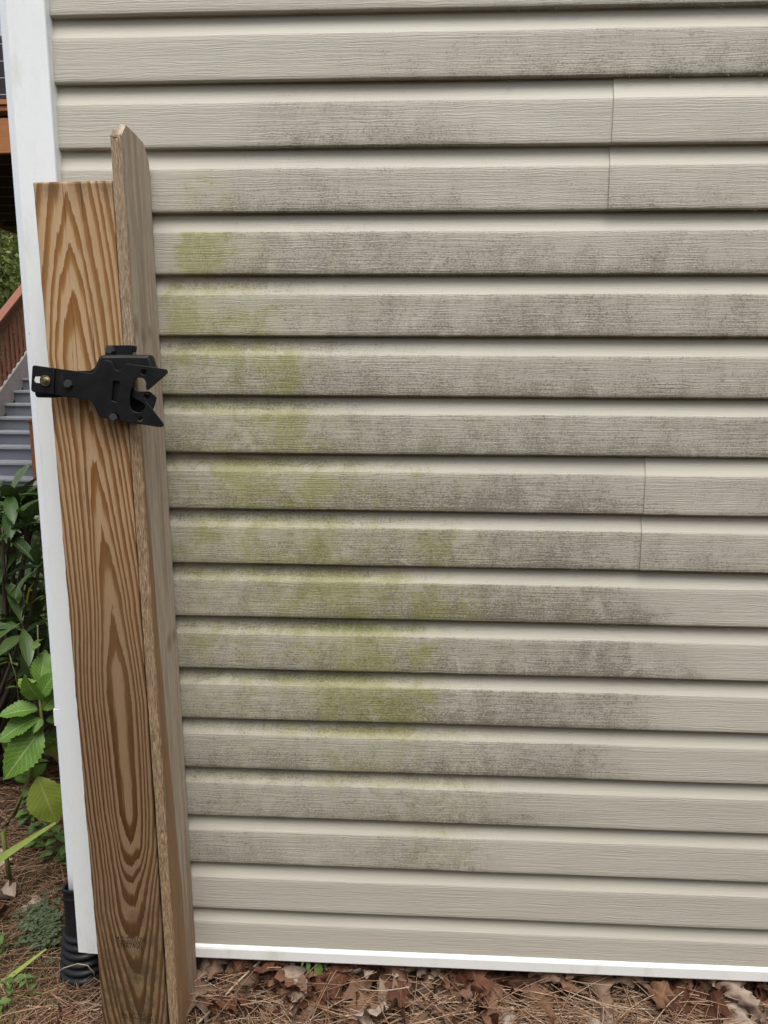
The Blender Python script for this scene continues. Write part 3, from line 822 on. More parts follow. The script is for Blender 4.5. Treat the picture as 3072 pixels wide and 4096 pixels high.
tab = [(832, 300), (829, 230), (836, 165), (844, 153), (858, 149), (1072, 147), (1086, 150), (1088, 300)]
lchild(curve_plate('mounting_tab', [lp(tab, -.1470)], -.1470, .0070, MAT['black'], None, .0008))
tab2 = [(1086, 152), (1128, 154), (1136, 160), (1132, 212), (1122, 217), (1090, 212)]
lchild(curve_plate('tab_fold', [lp(tab2, -.1430)], -.1430, .0035, MAT['black'], None, .0006))
def bolt(cx, cy, rpx, y, depth, mat, hexa=True, washer=0, nm='hex_bolt'):
    p = at(80+cx/2.4397, 1320+cy/2.4397, y); r_ = abs(at(80+(cx+rpx)/2.4397, 1320+cy/2.4397, y)[0]-p[0])
    bm = bmesh.new()
    g = bmesh.ops.create_cone(bm, cap_ends=True, segments=6 if hexa else 20, radius1=r_, radius2=r_, depth=depth)
    bmesh.ops.bevel(bm, geom=[e for e in bm.edges if all(v.co.z > 0 for v in e.verts)], offset=r_*.18, segments=2, affect='EDGES')
    bmesh.ops.transform(bm, matrix=Matrix.Translation((p[0], y-depth/2, p[2])) @ Matrix.Rotation(R(90), 4, 'X') @ Matrix.Rotation(R(17), 4, 'Z'), verts=bm.verts)
    o = lchild(bmobj(nm, bm, mat))
    if washer:
        bm = bmesh.new()
        bmesh.ops.create_cone(bm, cap_ends=True, segments=24, radius1=r_*washer, radius2=r_*washer*.96, depth=.0015)
        bmesh.ops.transform(bm, matrix=Matrix.Translation((p[0], y+.0001, p[2])) @ Matrix.Rotation(R(90), 4, 'X'), verts=bm.verts)
        lchild(bmobj('washer', bm, mat))
    return o
bolt(886, 196, 44, -.1510, .0085, MAT['boltblk'])
bolt(474, 526, 42, YF-.0005, .0055, MAT['boltblk'])
bolt(926, 850, 42, -.1635, .0100, MAT['boltblk'])
bolt(243, 495, 32, YS-.0010, .0055, MAT['zinc'], False, 1.65, 'stud_collar')
bolt(240, 494, 26, YS-.0060, .0060, MAT['zinc'], False, 0, 'stud_bolt')
for cx, cy in ((926, 850),):
    pass

# ------------------------------------------------------------------ pine straw
rng = np.random.default_rng(7)
def needles(name, n, sampler, zoff, tone=(0, 1), lmin=.09, lmax=.20, wid=.00075, tilt=.25, pref=None):
    SEG = 6
    P = sampler(n)
    ang = rng.uniform(0, 2*np.pi, n) if pref is None else rng.normal(pref[0], pref[1], n)
    L = rng.uniform(lmin, lmax, n); cur = rng.normal(0, 2.6, n); el = rng.normal(0, tilt, n)
    W = wid*rng.uniform(.7, 1.35, n); T = np.clip(rng.beta(2, 2, n)*(tone[1]-tone[0])+tone[0], 0, 1)
    zz = rng.uniform(zoff[0], zoff[1], n)
    V = np.zeros((n, SEG+1, 3, 3))
    t = np.linspace(-.5, .5, SEG+1)
    for s in range(SEG+1):
        th = ang+cur*L*t[s]
        d = t[s]*L
        x = P[:, 0]+d*np.cos(ang+cur*L*t[s]*.5); y = P[:, 1]+d*np.sin(ang+cur*L*t[s]*.5)
        y = np.where((x > -.17) & (P[:, 1] < .045), np.minimum(y, .044), y)
        z = gz(x, y)+zz+np.sin(el)*d*.6-.05*(t[s]**2)*L*rng.uniform(.2, 1)
        z = np.maximum(z, gz(x, y)-.004)
        z = np.where(y > -.012, np.minimum(z, .080), z)
        nx, ny = -np.sin(th), np.cos(th)
        V[:, s, 0] = np.stack([x+nx*W, y+ny*W, z], -1)
        V[:, s, 1] = np.stack([x-nx*W, y-ny*W, z], -1)
        V[:, s, 2] = np.stack([x, y, z+W*1.7], -1)
    b = np.arange(n)*(SEG+1)*3
    fs = []
    for s in range(SEG):
        for (p, q) in ((0, 2), (2, 1), (1, 0)):
            fs.append(np.stack([b+s*3+p, b+s*3+q, b+(s+1)*3+q, b+(s+1)*3+p], -1))
    Fc = np.concatenate(fs)
    me = bpy.data.meshes.new(name)
    me.vertices.add(V.size//3); me.vertices.foreach_set('co', V.ravel())
    me.loops.add(Fc.size); me.loops.foreach_set('vertex_index', Fc.ravel().astype(np.int32))
    me.polygons.add(len(Fc)); me.polygons.foreach_set('loop_start', np.arange(0, Fc.size, 4, dtype=np.int32))
    me.update(calc_edges=True)
    fattr(me, 'tone', np.repeat(T, (SEG+1)*3))
    return link(name, me, MAT['straw'])
def samp_front(n):
    return np.stack([rng.uniform(-.4, 1.9, n), rng.uniform(-.30, .03, n)], -1)
def samp_left(n):
    return np.stack([rng.uniform(-1.6, -.20, n), rng.uniform(-.35, 1.3, n)], -1)
o = needles('pine_straw', 5200, samp_front, (-.004, .022)); tag(o, 'brown pine straw mulch scattered along the foot of the wall', 'pine straw', kind='stuff')
o = needles('pine_straw', 7500, samp_left, (-.004, .022), (0, .9)); tag(o, 'brown pine straw under the shrubs beyond the house corner', 'pine straw', kind='stuff')
def samp_tuft(n):
    c = np.array([[.86, -.035], [1.02, -.03], [.10, -.03], [1.22, -.05], [.55, -.07]])[rng.integers(0, 5, n)]
    return c+rng.normal(0, 1, (n, 2))*np.array([.10, .018])
o = needles('pine_straw', 900, samp_tuft, (.004, .040), (.25, 1), .12, .22, .0008, .3, (-.25, .5)); tag(o, 'pale loose pine straw clumps lying on top of the mulch', 'pine straw', kind='stuff')

def samp_top(n):
    return np.stack([rng.uniform(.03, 1.6, n), rng.uniform(-.08, .03, n)], -1)
o = needles('pine_straw', 340, samp_top, (.02, .075), (.2, 1), .10, .20, .0008, .35, (.1, .9)); tag(o, 'loose pine needles strewn over the oak leaves under the strip', 'pine straw', kind='stuff')
# ------------------------------------------------------------------ leaves
def leaf_mesh(name, mat, L, wfun, nt=14, cup=.15, droop=.3, curl=0., serr=0, seed=0, twist=0., wav=.0, cols=2):
    "leaf from origin along +Y, rib on Y axis, up +Z"
    rn = random.Random(seed)
    us = np.linspace(-1, 1, 2*cols+1); v = []; uv = []
    for i in range(nt+1):
        t = i/nt
        w_ = wfun(t)*L
        if serr: w_ *= 1+serr*(1 if i % 2 else -1)*.5
        y = L*t; z = -droop*L*t*t
        tw = twist*t
        for u_ in us:
            xx = u_*w_
            zz = abs(u_)**1.3*w_*cup*2 + curl*L*(u_*u_)*math.sin(t*3) + wav*L*math.sin(t*17+u_*4+seed)*abs(u_)
            v.append((xx*math.cos(tw)-zz*math.sin(tw), y, z+xx*math.sin(tw)+zz*math.cos(tw)))
            uv.append((u_*.5+.5, t))
    nc = len(us)
    me = mesh(name, v, grid_faces(nt+1, nc))
    ul = me.uv_layers.new(name='UVMap')
    for lo in me.loops: ul.data[lo.index].uv = uv[lo.vertex_index]
    me.materials.append(mat)
    me.polygons.foreach_set('use_smooth', [True]*len(me.polygons))
    return me
def ovate(wm, p=.42):
    return lambda t: max(.004, wm*(math.sin(math.pi*min(1, t)**(math.log(.5)/math.log(p))))**.85)
def oakw(seed):
    rn = random.Random(seed); ph = rn.uniform(0, 6); k = rn.choice([3.2, 3.8, 4.4])
    def f(t):
        b_ = .40*math.sin(math.pi*t**.75)**.6
        return max(.006, b_*(.70+.30*math.sin(k*2*math.pi*t+ph)))
    return f
def orient(o, p, azim, pitch, roll=0., s=1.):
    "leaf axis points to azimuth (radians from +X), raised by pitch"
    d = Vector((math.cos(azim)*math.cos(pitch), math.sin(azim)*math.cos(pitch), math.sin(pitch)))
    side = d.cross(Vector((0, 0, 1)));
    if side.length < 1e-4: side = Vector((1, 0, 0))
    side.normalize(); up = side.cross(d)
    m = Matrix((side, d, up)).transposed().to_4x4()
    o.matrix_basis = Matrix.Translation(Vector(p)) @ m @ Matrix.Rotation(roll, 4, 'Y') @ Matrix.Diagonal((s, s, s, 1))
    return o

# dry oak leaves under the strip
dry_meshes = [leaf_mesh('dry_leaf', MAT['dry'], .105, oakw(i), 16, cup=random.Random(i).uniform(-.5, .8), droop=random.Random(i+50).uniform(-.7, .9), curl=random.Random(i+9).uniform(-.55, .55), seed=i, twist=random.Random(i+3).uniform(-1., 1.), wav=.09, cols=3) for i in range(10)]
rn = random.Random(4)
G1 = 'dry oak leaves piled under the strip'
def dry_leaf(p, az, pitch, roll, s, lab, grp):
    o = bpy.data.objects.new('dry_leaf', dry_meshes[rn.randrange(10)]); COL.objects.link(o)
    orient(o, p, az, pitch, roll, s)
    tag(o, lab, 'leaf', grp); return o
LEAFX = np.linspace(.06, 1.50, 74)
for i, x in enumerate(LEAFX):
    dens = float(np.interp(x, [.05, .2, .75, .85, .95, 1.1, 1.2, 1.4], [.7, 1, 1, .55, .25, .3, 1, 1]))
    for layer in range(3):
        if rn.random() > dens*(1, .8, 1)[layer]: continue
        xx = x+rn.uniform(-.02, .02); yy = (.018, -.03, .050)[layer]+rn.uniform(-.018, .014)
        zz = float(gz(xx, yy))+(.072, .036, .112)[layer]+rn.uniform(-.012, .014)
        zone = 0 if xx < .16 else 1 if xx < .46 else 2
        o = dry_leaf((xx, yy, zz), 0, 0, 0, 1, ('curled brown oak leaf between the picket foot and the dry stalk', 'curled brown oak leaf under the strip beside the green seedling', 'curled brown oak leaf under the strip, well away from seedling and stalk')[zone],
                     ('oak leaves by the picket foot', 'oak leaves round the seedling', 'oak leaves along the rest of the strip')[zone])
        for tr in range(14):
            orient(o, (xx, yy, zz), rn.choice([-1.57, -1.57, .3, 2.8])+rn.uniform(-.9, .9), rn.uniform(-1.0, .3), rn.uniform(-.9, .9), rn.uniform(.7, 1.3)*(1-.035*tr))
            wv = np.array([o.matrix_basis @ v_.co for v_ in o.data.vertices])
            if (wv[wv[:, 1] < .012, 2].max(initial=-1) < .080 and wv[:, 2].max() < .11 and wv[:, 1].max() < .072 and wv[:, 1].min() > -.13): break
        else:
            bpy.data.objects.remove(o)
for (px, py, s) in ((60, 3600, 1.0), (150, 3585, .8), (20, 3470, .9), (255, 4075, .7), (15, 3650, .8)):
    p = atz(px, py, -.055)
    dry_leaf((p[0], p[1], float(gz(p[0], p[1]))+.018), rn.uniform(0, 6), rn.uniform(-.2, .2), rn.uniform(-.5, .5), s,
             'brown crumpled leaf lying on the pine straw left of the drain pipe', 'brown leaves left of the drain pipe')

# long dry stalk leaning out from under the strip, and a young green leaf
p0, p1 = at(1050, 3835, .02), at(775, 4110, -.10)
o = tube('dry_stalk', [p0, (p0*.65+p1*.35)+np.array([0, 0, .004]), (p0*.3+p1*.7), p1], [.0022, .0024, .0026, .0026], MAT['stalk'])
tag(o, 'long straight grey-brown dry stalk leaning over the oak leaves', 'stalk')
sm = leaf_mesh('leaf', MAT['small'], .062, ovate(.16, .45), 12, .2, .25, seed=2)
sp = empty('seedling', tuple(at(1255, 3835, .015))); tag(sp, 'bright green narrow-leaved seedling hanging from under the white strip', 'plant')
for k, (px, py, az, pt, s) in enumerate(((1268, 3832, -1.2, -1.0, 1.0), (1238, 3830, -1.7, -.9, .55), (1225, 3826, -2.2, -.6, .4))):
    o = bpy.data.objects.new('leaf', sm); COL.objects.link(o); o.parent = sp
    orient(o, Vector(at(px, py, .012-k*.004))-sp.location, az, pt, .2, s)

# ------------------------------------------------------------------ shrubs beyond the corner
def put_leaf(root, me, p, az, pt, roll, s, nm='leaf'):
    o = bpy.data.objects.new(nm, me); COL.objects.link(o); o.parent = root
    orient(o, Vector(p)-root.location, az, pt, roll, s); return o
rh_meshes = [leaf_mesh('leaf', MAT['rhodo'], .155, ovate(.15, .58), 8, .22, random.Random(i).uniform(.05, .35), seed=i, twist=random.Random(i+5).uniform(-.3, .3), cols=1) for i in range(6)]
yl_mesh = leaf_mesh('leaf', MAT['yellow'], .11, ovate(.17, .55), 8, .2, .3, seed=3, cols=1)
def rhodo(base, whorls, lab, seed):
    rr = random.Random(seed)
    root = empty('shrub', base); tag(root, lab, 'shrub', None)
    for (p, n, s) in whorls:
        p = Vector(p)
        b_ = Vector(base); mid = b_.lerp(p, .55)+Vector((rr.uniform(-.05, .05), rr.uniform(-.05, .05), -.03))
        o = tube('stem', [b_, mid, p-Vector((0, 0, .02)), p+Vector((0, 0, .015))], [.010, .007, .005, .003], MAT['bark'], None, 5)
        o.parent = root; o.matrix_parent_inverse = Matrix.Translation(-root.location)
        a0 = rr.uniform(0, 6.28)
        for k in range(n):
            az = a0+k*2.4+rr.uniform(-.2, .2); pt = rr.choice([.15, .5, .9, -.25])+rr.uniform(-.15, .15)
            put_leaf(root, rr.choice(rh_meshes), p+Vector((0, 0, rr.uniform(-.03, .02))), az, pt, rr.uniform(-.3, .3), s*rr.uniform(.75, 1.15))
    return root
def W(px, py, y): return tuple(at(px, py, y))
rr = random.Random(12)
wh = [(W(150, 2265, .62), 9, .80), (W(60, 2040, .75), 9, .9), (W(20, 2300, .70), 8, .85), (W(90, 2500, .60), 9, .85), (W(10, 2480, .75), 8, .9), (W(155, 2480, .72), 8, .8),
      (W(130, 2080, .80), 8, .9), (W(-60, 2150, .8), 8, 1), (W(60, 2180, .95), 8, 1), (W(140, 2380, .95), 8, 1), (W(30, 2400, 1.0), 9, 1), (W(80, 2640, .75), 9, .9), (W(0, 2640, .8), 8, 1), (W(170, 2620, .8), 8, .9)]
for k in range(30):
    wh.append((W(rr.uniform(-300, 200), rr.uniform(2020, 2560), rr.uniform(1.3, 2.2)), 8, 1.15))
wh += [(W(40, 1985, .72), 9, .85), (W(120, 2050, .85), 8, .9), (W(-30, 2000, .8), 8, .9), (W(100, 2120, .7), 9, .85), (W(10, 2130, .65), 8, .85)]
for k in range(34):
    wh.append((W(rr.uniform(-260, 190), rr.uniform(2120, 3080), rr.uniform(.85, 1.45)), 8, 1.0))
b0 = atz(60, 3000, -.06)
rh = rhodo((b0[0], .95, float(gz(b0[0], .95))), wh, 'large dark glossy-leaved shrub between the house corner and the grey stairs', 5)
put_leaf(rh, yl_mesh, W(135, 2330, .64), 3.9, -1.0, .3, .75)
# hydrangea-like plant with big toothed leaves
hy_big = [leaf_mesh('leaf', MAT['hyd'], .125, ovate(.31, .46), 22, .16, .28, seed=i, serr=.15, wav=.02) for i in range(3)]
hy_old = leaf_mesh('leaf', MAT['hyd_old'], .13, ovate(.36, .5), 22, .08, .35, seed=7, serr=.09, wav=.015)
YHY = .42
hb = np.array(W(20, 3290, YHY)); hb[2] = float(gz(hb[0], YHY))-.01
hyd = empty('leafy_plant', tuple(hb)); tag(hyd, 'upright plant with large bright green toothed leaves beside the white corner', 'plant')
stem_px = [(10, 3330), (58, 3255), (110, 3130), (150, 2990), (172, 2900), (165, 2855), (158, 2790)]
o = tube('stem', [tuple(hb)]+[W(x, y, YHY) for x, y in stem_px], [.0065, .0065, .006, .0055, .005, .0045, .004, .0035], MAT['twig'], None, 7)
o.parent = hyd; o.matrix_parent_inverse = Matrix.Translation(-hyd.location)
# (photo anchor of the leaf base, of the tip, size) -> az/pitch from the two points
def leaf_between(root, me, L0, a, b_, ya, yb, roll, nrm=(.30, -.80, .45)):
    A = Vector(W(a[0], a[1], ya)); B = Vector(W(b_[0], b_[1], yb)); d = B-A; L = d.length; d = d.normalized()
    N = Vector(nrm); N = N-d*N.dot(d); N.normalize(); side = d.cross(N)
    o = bpy.data.objects.new('leaf', me); COL.objects.link(o); o.parent = root
    k = L/L0
    o.matrix_basis = Matrix.Translation(A-root.location) @ Matrix((side, d, N)).transposed().to_4x4() @ Matrix.Rotation(roll, 4, 'Y') @ Matrix.Diagonal((k, k, k, 1))
Y = YHY
HB = hy_big
for m_, a, b_, dy, roll in ((0, (158, 2735), (180, 2600), .03, .1), (1, (155, 2790), (80, 2700), .02, .5), (2, (165, 2800), (85, 2735), -.06, -.9), (1, (162, 2785), (206, 2690), -.01, -.4),
        (2, (152, 2838), (-5, 2838), -.05, .75), (0, (152, 2870), (-8, 2935), -.07, .55), (1, (165, 2870), (133, 2925), -.04, .1), (0, (168, 2915), (12, 3112), -.10, .0),
        (2, (170, 2840), (240, 2770), .02, .3), (1, (185, 2880), (245, 2865), .04, .5), (2, (125, 3110), (103, 3055), .03, .2), (1, (130, 3110), (182, 3045), .04, -.2),
        (1, (118, 3120), (62, 3110), -.02, .4), (2, (110, 3150), (90, 3190), -.02, .3), (0, (175, 2960), (235, 2990), .06, .3), (1, (60, 2960), (-20, 2900), .08, .3), (2, (60, 3000), (-30, 3060), .10, .2)):
    leaf_between(hyd, HB[m_], .125, a, b_, Y, Y+dy, roll)
leaf_between(hyd, hy_old, .13, (150, 3105), (222, 3300), Y-.02, Y-.06, .0)
leaf_between(hyd, hy_old, .13, (205, 2950), (205, 3110), Y+.05, Y+.08, .9)
# small nettle-like stems
sml = leaf_mesh('leaf', MAT['small'], .040, ovate(.34, .42), 8, .15, .3, seed=4, serr=.10, cols=1)
def nettle(base, pts, lab, seed, grp=None, s=1.0, grow=2):
    rr = random.Random(seed); root = empty('small_plant', base); tag(root, lab, 'plant', grp)
    P = [Vector(base)]+[Vector(p) for p in pts]
    o = tube('stem', P, [.0018]*len(P), MAT['twig'], None, 5); o.parent = root; o.matrix_parent_inverse = Matrix.Translation(-root.location)
    for i in range(1, len(P)):
        for q in range(grow):
            p = P[i-1].lerp(P[i], .5+.5*q/grow)
            a0 = rr.uniform(0, 3)
            for k in range(2): put_leaf(root, sml, p, a0+k*3.14+rr.uniform(-.3, .3), rr.uniform(-.2, .4), rr.uniform(-.3, .3), s*rr.uniform(.6, 1.2))
    return root
def on_ground(px, py):
    p = atz(px, py, -.06); p = atz(px, py, float(gz(p[0], p[1]))); return (p[0], p[1], float(gz(p[0], p[1]))-.004)
nb = on_ground(150, 3250)
nettle(nb, [W(160, 2800, .46), W(155, 2640, .45), W(150, 2500, .44)], 'thin pale-leaved weed stem in front of the dark glossy shrub', 3, None, .8, 1)
nb = on_ground(80, 3230)
nettle(nb, [W(75, 2800, .5), W(62, 2700, .5), W(35, 2610, .5)], 'spindly weed with tiny seed heads left of the toothed-leaf plant', 4, None, .7, 1)
for k, (px, py, h, lab) in enumerate(((130, 3400, .10, 'low green weed with toothed leaves under the yellowing leaf'), (200, 3440, .10, 'low toothed-leaf weed against the white downspout'), (240, 3460, .07, 'small green weed at the foot of the downspout'), (100, 3300, .13, 'dark green weed under the toothed-leaf plant'))):
    b_ = on_ground(px, py)
    nettle(b_, [(b_[0]+.02, b_[1], b_[2]+h*.5), (b_[0]+.03, b_[1]+.01, b_[2]+h)], lab, 20+k, None, 1.1, 3)
for k, (px, py, h, lab) in enumerate(((25, 3820, .06, 'bright green weed seedling on the pine straw left of the clover'), (60, 4010, .05, 'pale green weed beside the lower strap leaf'), (25, 4085, .05, 'flat-leaved green weed on the straw near the post foot'), (130, 3990, .06, 'small weed rooted in the straw left of the drain pipe'))):
    b_ = on_ground(px, py)
    nettle(b_, [(b_[0]-.01, b_[1], b_[2]+h*.5), (b_[0]-.02, b_[1]+.01, b_[2]+h)], lab, 40+k, None, .6, 2)
# strap leaves of a lily-like plant
def strap(a, b_, ya, yb, wpx, lab):
    A = Vector(W(*a, ya)); B = Vector(W(*b_, yb)); L = (B-A).length
    me = leaf_mesh('strap_leaf', MAT['blade'], L, lambda t: wpx/L*(1-.75*t**2)*.5+.001, 10, .35, .03, seed=1, cols=1)
    o = link('strap_leaf', me); d = B-A
    orient(o, A, math.atan2(d.y, d.x), math.asin(d.z/d.length), .5)
    tag(o, lab, 'leaf'); return o
strap((-230, 3610), (212, 3288), .30, .36, .034, 'broad yellow-green strap leaf arching toward the downspout')
strap((-120, 4040), (180, 3795), .02, .10, .016, 'narrow pale yellow-green strap leaf lying over the clover')
# thin grass among the straw
def grass():
    v, f = [], []; r_ = random.Random(8)
    for i in range(120):
        px, py = r_.uniform(-80, 330), r_.uniform(3880, 4120)
        if px > 215 and py < 3960: continue
        p = atz(px, py, -.055); p = Vector((p[0], p[1], float(gz(p[0], p[1]))-.003))
        a = r_.uniform(0, 6.28); L = r_.uniform(.04, .11); d = Vector((math.cos(a), math.sin(a), 0))
        pts = [p+d*L*t*.7+Vector((0, 0, L*(.55*t-.30*t*t))) for t in (0, .35, .7, 1)]
        tube_into(v, f, pts, [.0009, .0009, .0007, .0003], 3)
    tag(link('grass', mesh('grass', v, f), MAT['twig'], None, True), 'sparse thin green grass growing through the straw beside the post foot', 'grass', kind='stuff')
grass()
# clover patch: uncountable
def clover():
    v, f, uv = [], [], []
    r_ = random.Random(3)
    for i in range(420):
        px = r_.gauss(185, 55); py = r_.gauss(3725, 45)+abs(px-200)*.15
        if px > 243: continue
        p = on_ground(px, py); c = Vector(p)+Vector((0, 0, r_.uniform(.012, .045)))
        rad = r_.uniform(.007, .013); tl = r_.uniform(-.5, .5); a0 = r_.uniform(0, 6)
        for k in range(3):
            a = a0+k*2.09; b_ = len(v)
            e = Vector((math.cos(a), math.sin(a), tl*math.cos(a+1)*.6)); s_ = Vector((-math.sin(a), math.cos(a), r_.uniform(-.3, .3)))
            v += [c, c+e*rad*.7+s_*rad*.5, c+e*rad*1.1, c+e*rad*.7-s_*rad*.5]; f.append((b_, b_+1, b_+2, b_+3)); uv += [(.5, 0), (1, .6), (.5, 1), (0, .6)]
    me = mesh('clover_patch', v, f); ul = me.uv_layers.new(name='UVMap')
    for lo in me.loops: ul.data[lo.index].uv = uv[lo.vertex_index]
    o = link('clover_patch', me, MAT['clover']); tag(o, 'grey-green patch of clover beside the black drain pipe', 'ground cover', kind='stuff')
clover()
# looped dry grass stem across the pipe
pts = [W(210, 3900, -.03), W(255, 3872, -.035), W(310, 3855, -.04), W(350, 3862, -.04), W(375, 3890, -.035), W(380, 3910, -.03)]
o = tube('dry_grass_stem', pts, .0011, MAT['stalk'], None, 5); tag(o, 'looped dry grass stem arching across the black drain pipe', 'grass stem')
# edging stones showing between the shrub stems
for k, (px, py, y, lab) in enumerate(((60, 2335, 2.2, 'pale pink edging stone glimpsed under the dark shrub'), (140, 2320, 2.1, 'pale edging stone behind the yellow leaf'), (205, 2770, 1.2, 'white stone glimpsed between toothed leaves and downspout'))):
    p = W(px, py, y); bm = bmesh.new(); bmesh.ops.create_icosphere(bm, subdivisions=2, radius=1)
    for v_ in bm.verts:
        v_.co *= 1+.25*mnoise.noise(v_.co*1.7+Vector((k*3, 0, 0))); v_.co = Vector((v_.co.x*.09, v_.co.y*.06, v_.co.z*max(.04, .035)))
    zg = float(gz(p[0], p[1])); bmesh.ops.translate(bm, verts=bm.verts, vec=(p[0], p[1], zg+.02))
    tag(bmobj('stone', bm, MAT['pale'], None, True), lab, 'stone')

# ------------------------------------------------------------------ stairs and deck behind
n0 = atD(50, 1916, 9.8)                     # lowest nose in view
X0 = atD(0, 1671, 10.9)[0]; X1 = atD(150, 1930, 9.7)[0]
st = empty('stairs', ((X0+X1)/2, n0[1], n0[2]-.3)); tag(st, 'grey painted wooden outdoor stairs with red-brown handrail', 'stairs')
def schild(o, p=None):
    o.parent = p or st; o.matrix_parent_inverse = Matrix.Identity(4) if p else Matrix.Translation(-st.location); return o
RUN, RISE = .27, .178
for i in range(-2, 11):
    y = n0[1]+i*RUN; z = n0[2]+i*RISE
    bm = bmesh.new(); box(bm, X0, X1, y, y+RUN+.03, z-.036, z, .008); schild(bmobj('tread', bm, MAT['stepn']))
    bm = bmesh.new(); box(bm, X0, X1, y+.030, y+.048, z-RISE, z-.037); schild(bmobj('riser', bm, MAT['step']))
ya, yb = n0[1]-2*RUN, n0[1]+11*RUN
za, zb = n0[2]-2*RISE, n0[2]+11*RISE
def slab(nm, x0, x1, dz0, dz1, mat):
    v = [(x0, ya, za+dz0), (x1, ya, za+dz0), (x1, ya, za+dz1), (x0, ya, za+dz1), (x0, yb, zb+dz0), (x1, yb, zb+dz0), (x1, yb, zb+dz1), (x0, yb, zb+dz1)]
    schild(link(nm, mesh(nm, v, [(0, 1, 2, 3), (7, 6, 5, 4), (0, 4, 5, 1), (1, 5, 6, 2), (2, 6, 7, 3), (3, 7, 4, 0)]), mat))
slab('stringer', X0-.045, X0-.003, -.15, .22, MAT['stringer'])
slab('stringer', X1+.003, X1+.045, -.25, .10, MAT['stringer'])
slab('handrail', X0-.11, X0+.02, 1.08, 1.12, MAT['rail'])
slab('rail_board', X0-.065, X0-.025, .93, 1.078, MAT['rail'])
i = 0
y = ya+.1
while y < yb:
    z = za+(y-ya)/RUN*RISE
    bm = bmesh.new(); box(bm, X0-.064, X0-.026, y, y+.038, z+.05, z+1.0); schild(bmobj('baluster', bm, MAT['rail'])); y += .13
nz = atD(125, 1676, 9.6)
bm = bmesh.new(); box(bm, X1-.02, X1+.10, n0[1]-.15, n0[1]-.03, n0[2]-.6, nz[2]-.04); nw = schild(bmobj('newel_post', bm, MAT['orange']))
bm = bmesh.new(); box(bm, X1-.045, X1+.125, n0[1]-.175, n0[1]-.005, nz[2]-.039, nz[2]+.0, .012); schild(bmobj('newel_cap', bm, MAT['rail']), nw)

deck = empty('deck', (-2.5, 5, 0)); tag(deck, 'raised cedar-brown deck with cable railing and dark joists beneath', 'deck')
def dchild(o): o.parent = deck; o.matrix_parent_inverse = Matrix.Translation(-deck.location); return o
pd = atD(20, 612, 6.0); yd = pd[1]
def zd(py, D=6.0): return atD(20, py, D)[2]
xa, xb = -4.55, -.26
zu, zr, zt0, zt1 = zd(612), zd(480), zd(455), zd(415)
bm = bmesh.new(); box(bm, xa, xb, yd, yd+.04, zu, zr, .004); dchild(bmobj('rim_beam', bm, MAT['orange']))
bm = bmesh.new(); box(bm, xa, xb, yd-.03, yd+.11, (zt0+zt1)/2+.002, zt1, .004); dchild(bmobj('deck_board', bm, MAT['orange']))
bm = bmesh.new(); box(bm, xa, xb, yd-.015, yd+.11, zt0, (zt0+zt1)/2-.002, .004); dchild(bmobj('fascia_board', bm, MAT['orange']))
for k in range(1, 42):
    bm = bmesh.new(); box(bm, xa, xb, yd-.03+k*.145, yd+.108+k*.145, (zt0+zt1)/2+.002, zt1, .003); dchild(bmobj('deck_board', bm, MAT['joist']))
for k in range(1, 15):
    bm = bmesh.new(); box(bm, xa+.05, xb, yd+k*.40, yd+k*.40+.038, zu+.02, zt0+.02); dchild(bmobj('joist', bm, MAT['joist']))
bm = bmesh.new(); box(bm, xa, xa+.045, yd+.041, yd+6.0, zu-.02, zr); dchild(bmobj('side_beam', bm, MAT['orange']))
for py in (384, 322, 260, 197, 132, 71, 10, -50):
    z = zd(py); dchild(tube('railing_cable', [(xa, yd+.05, z), (xb, yd+.05, z)], .0035, MAT['cable'], None, 6))
for x in (xa+.05, -3.2, -1.75, -.32):
    bm = bmesh.new(); box(bm, x-.04, x+.04, yd+.01, yd+.09, zt1, zt1+1.05); dchild(bmobj('railing_post', bm, MAT['orange']))
for x, yy in ((xa+.1, yd+3.9), (xa+.1, yd+5.9), (-.9, yd+.1)):
    bm = bmesh.new(); box(bm, x-.07, x+.07, yy-.07, yy+.07, -.3, zu); dchild(bmobj('support_post', bm, MAT['orange']))
pb = atD(0, 187, 6.5)
bm = bmesh.new(); box(bm, -3.6, -2.2, yd+.45, yd+1.2, zt1+.001, pb[2], .02)
tag(bmobj('storage_box', bm, MAT['dark']), 'black box standing on the deck behind the cable railing', 'box')

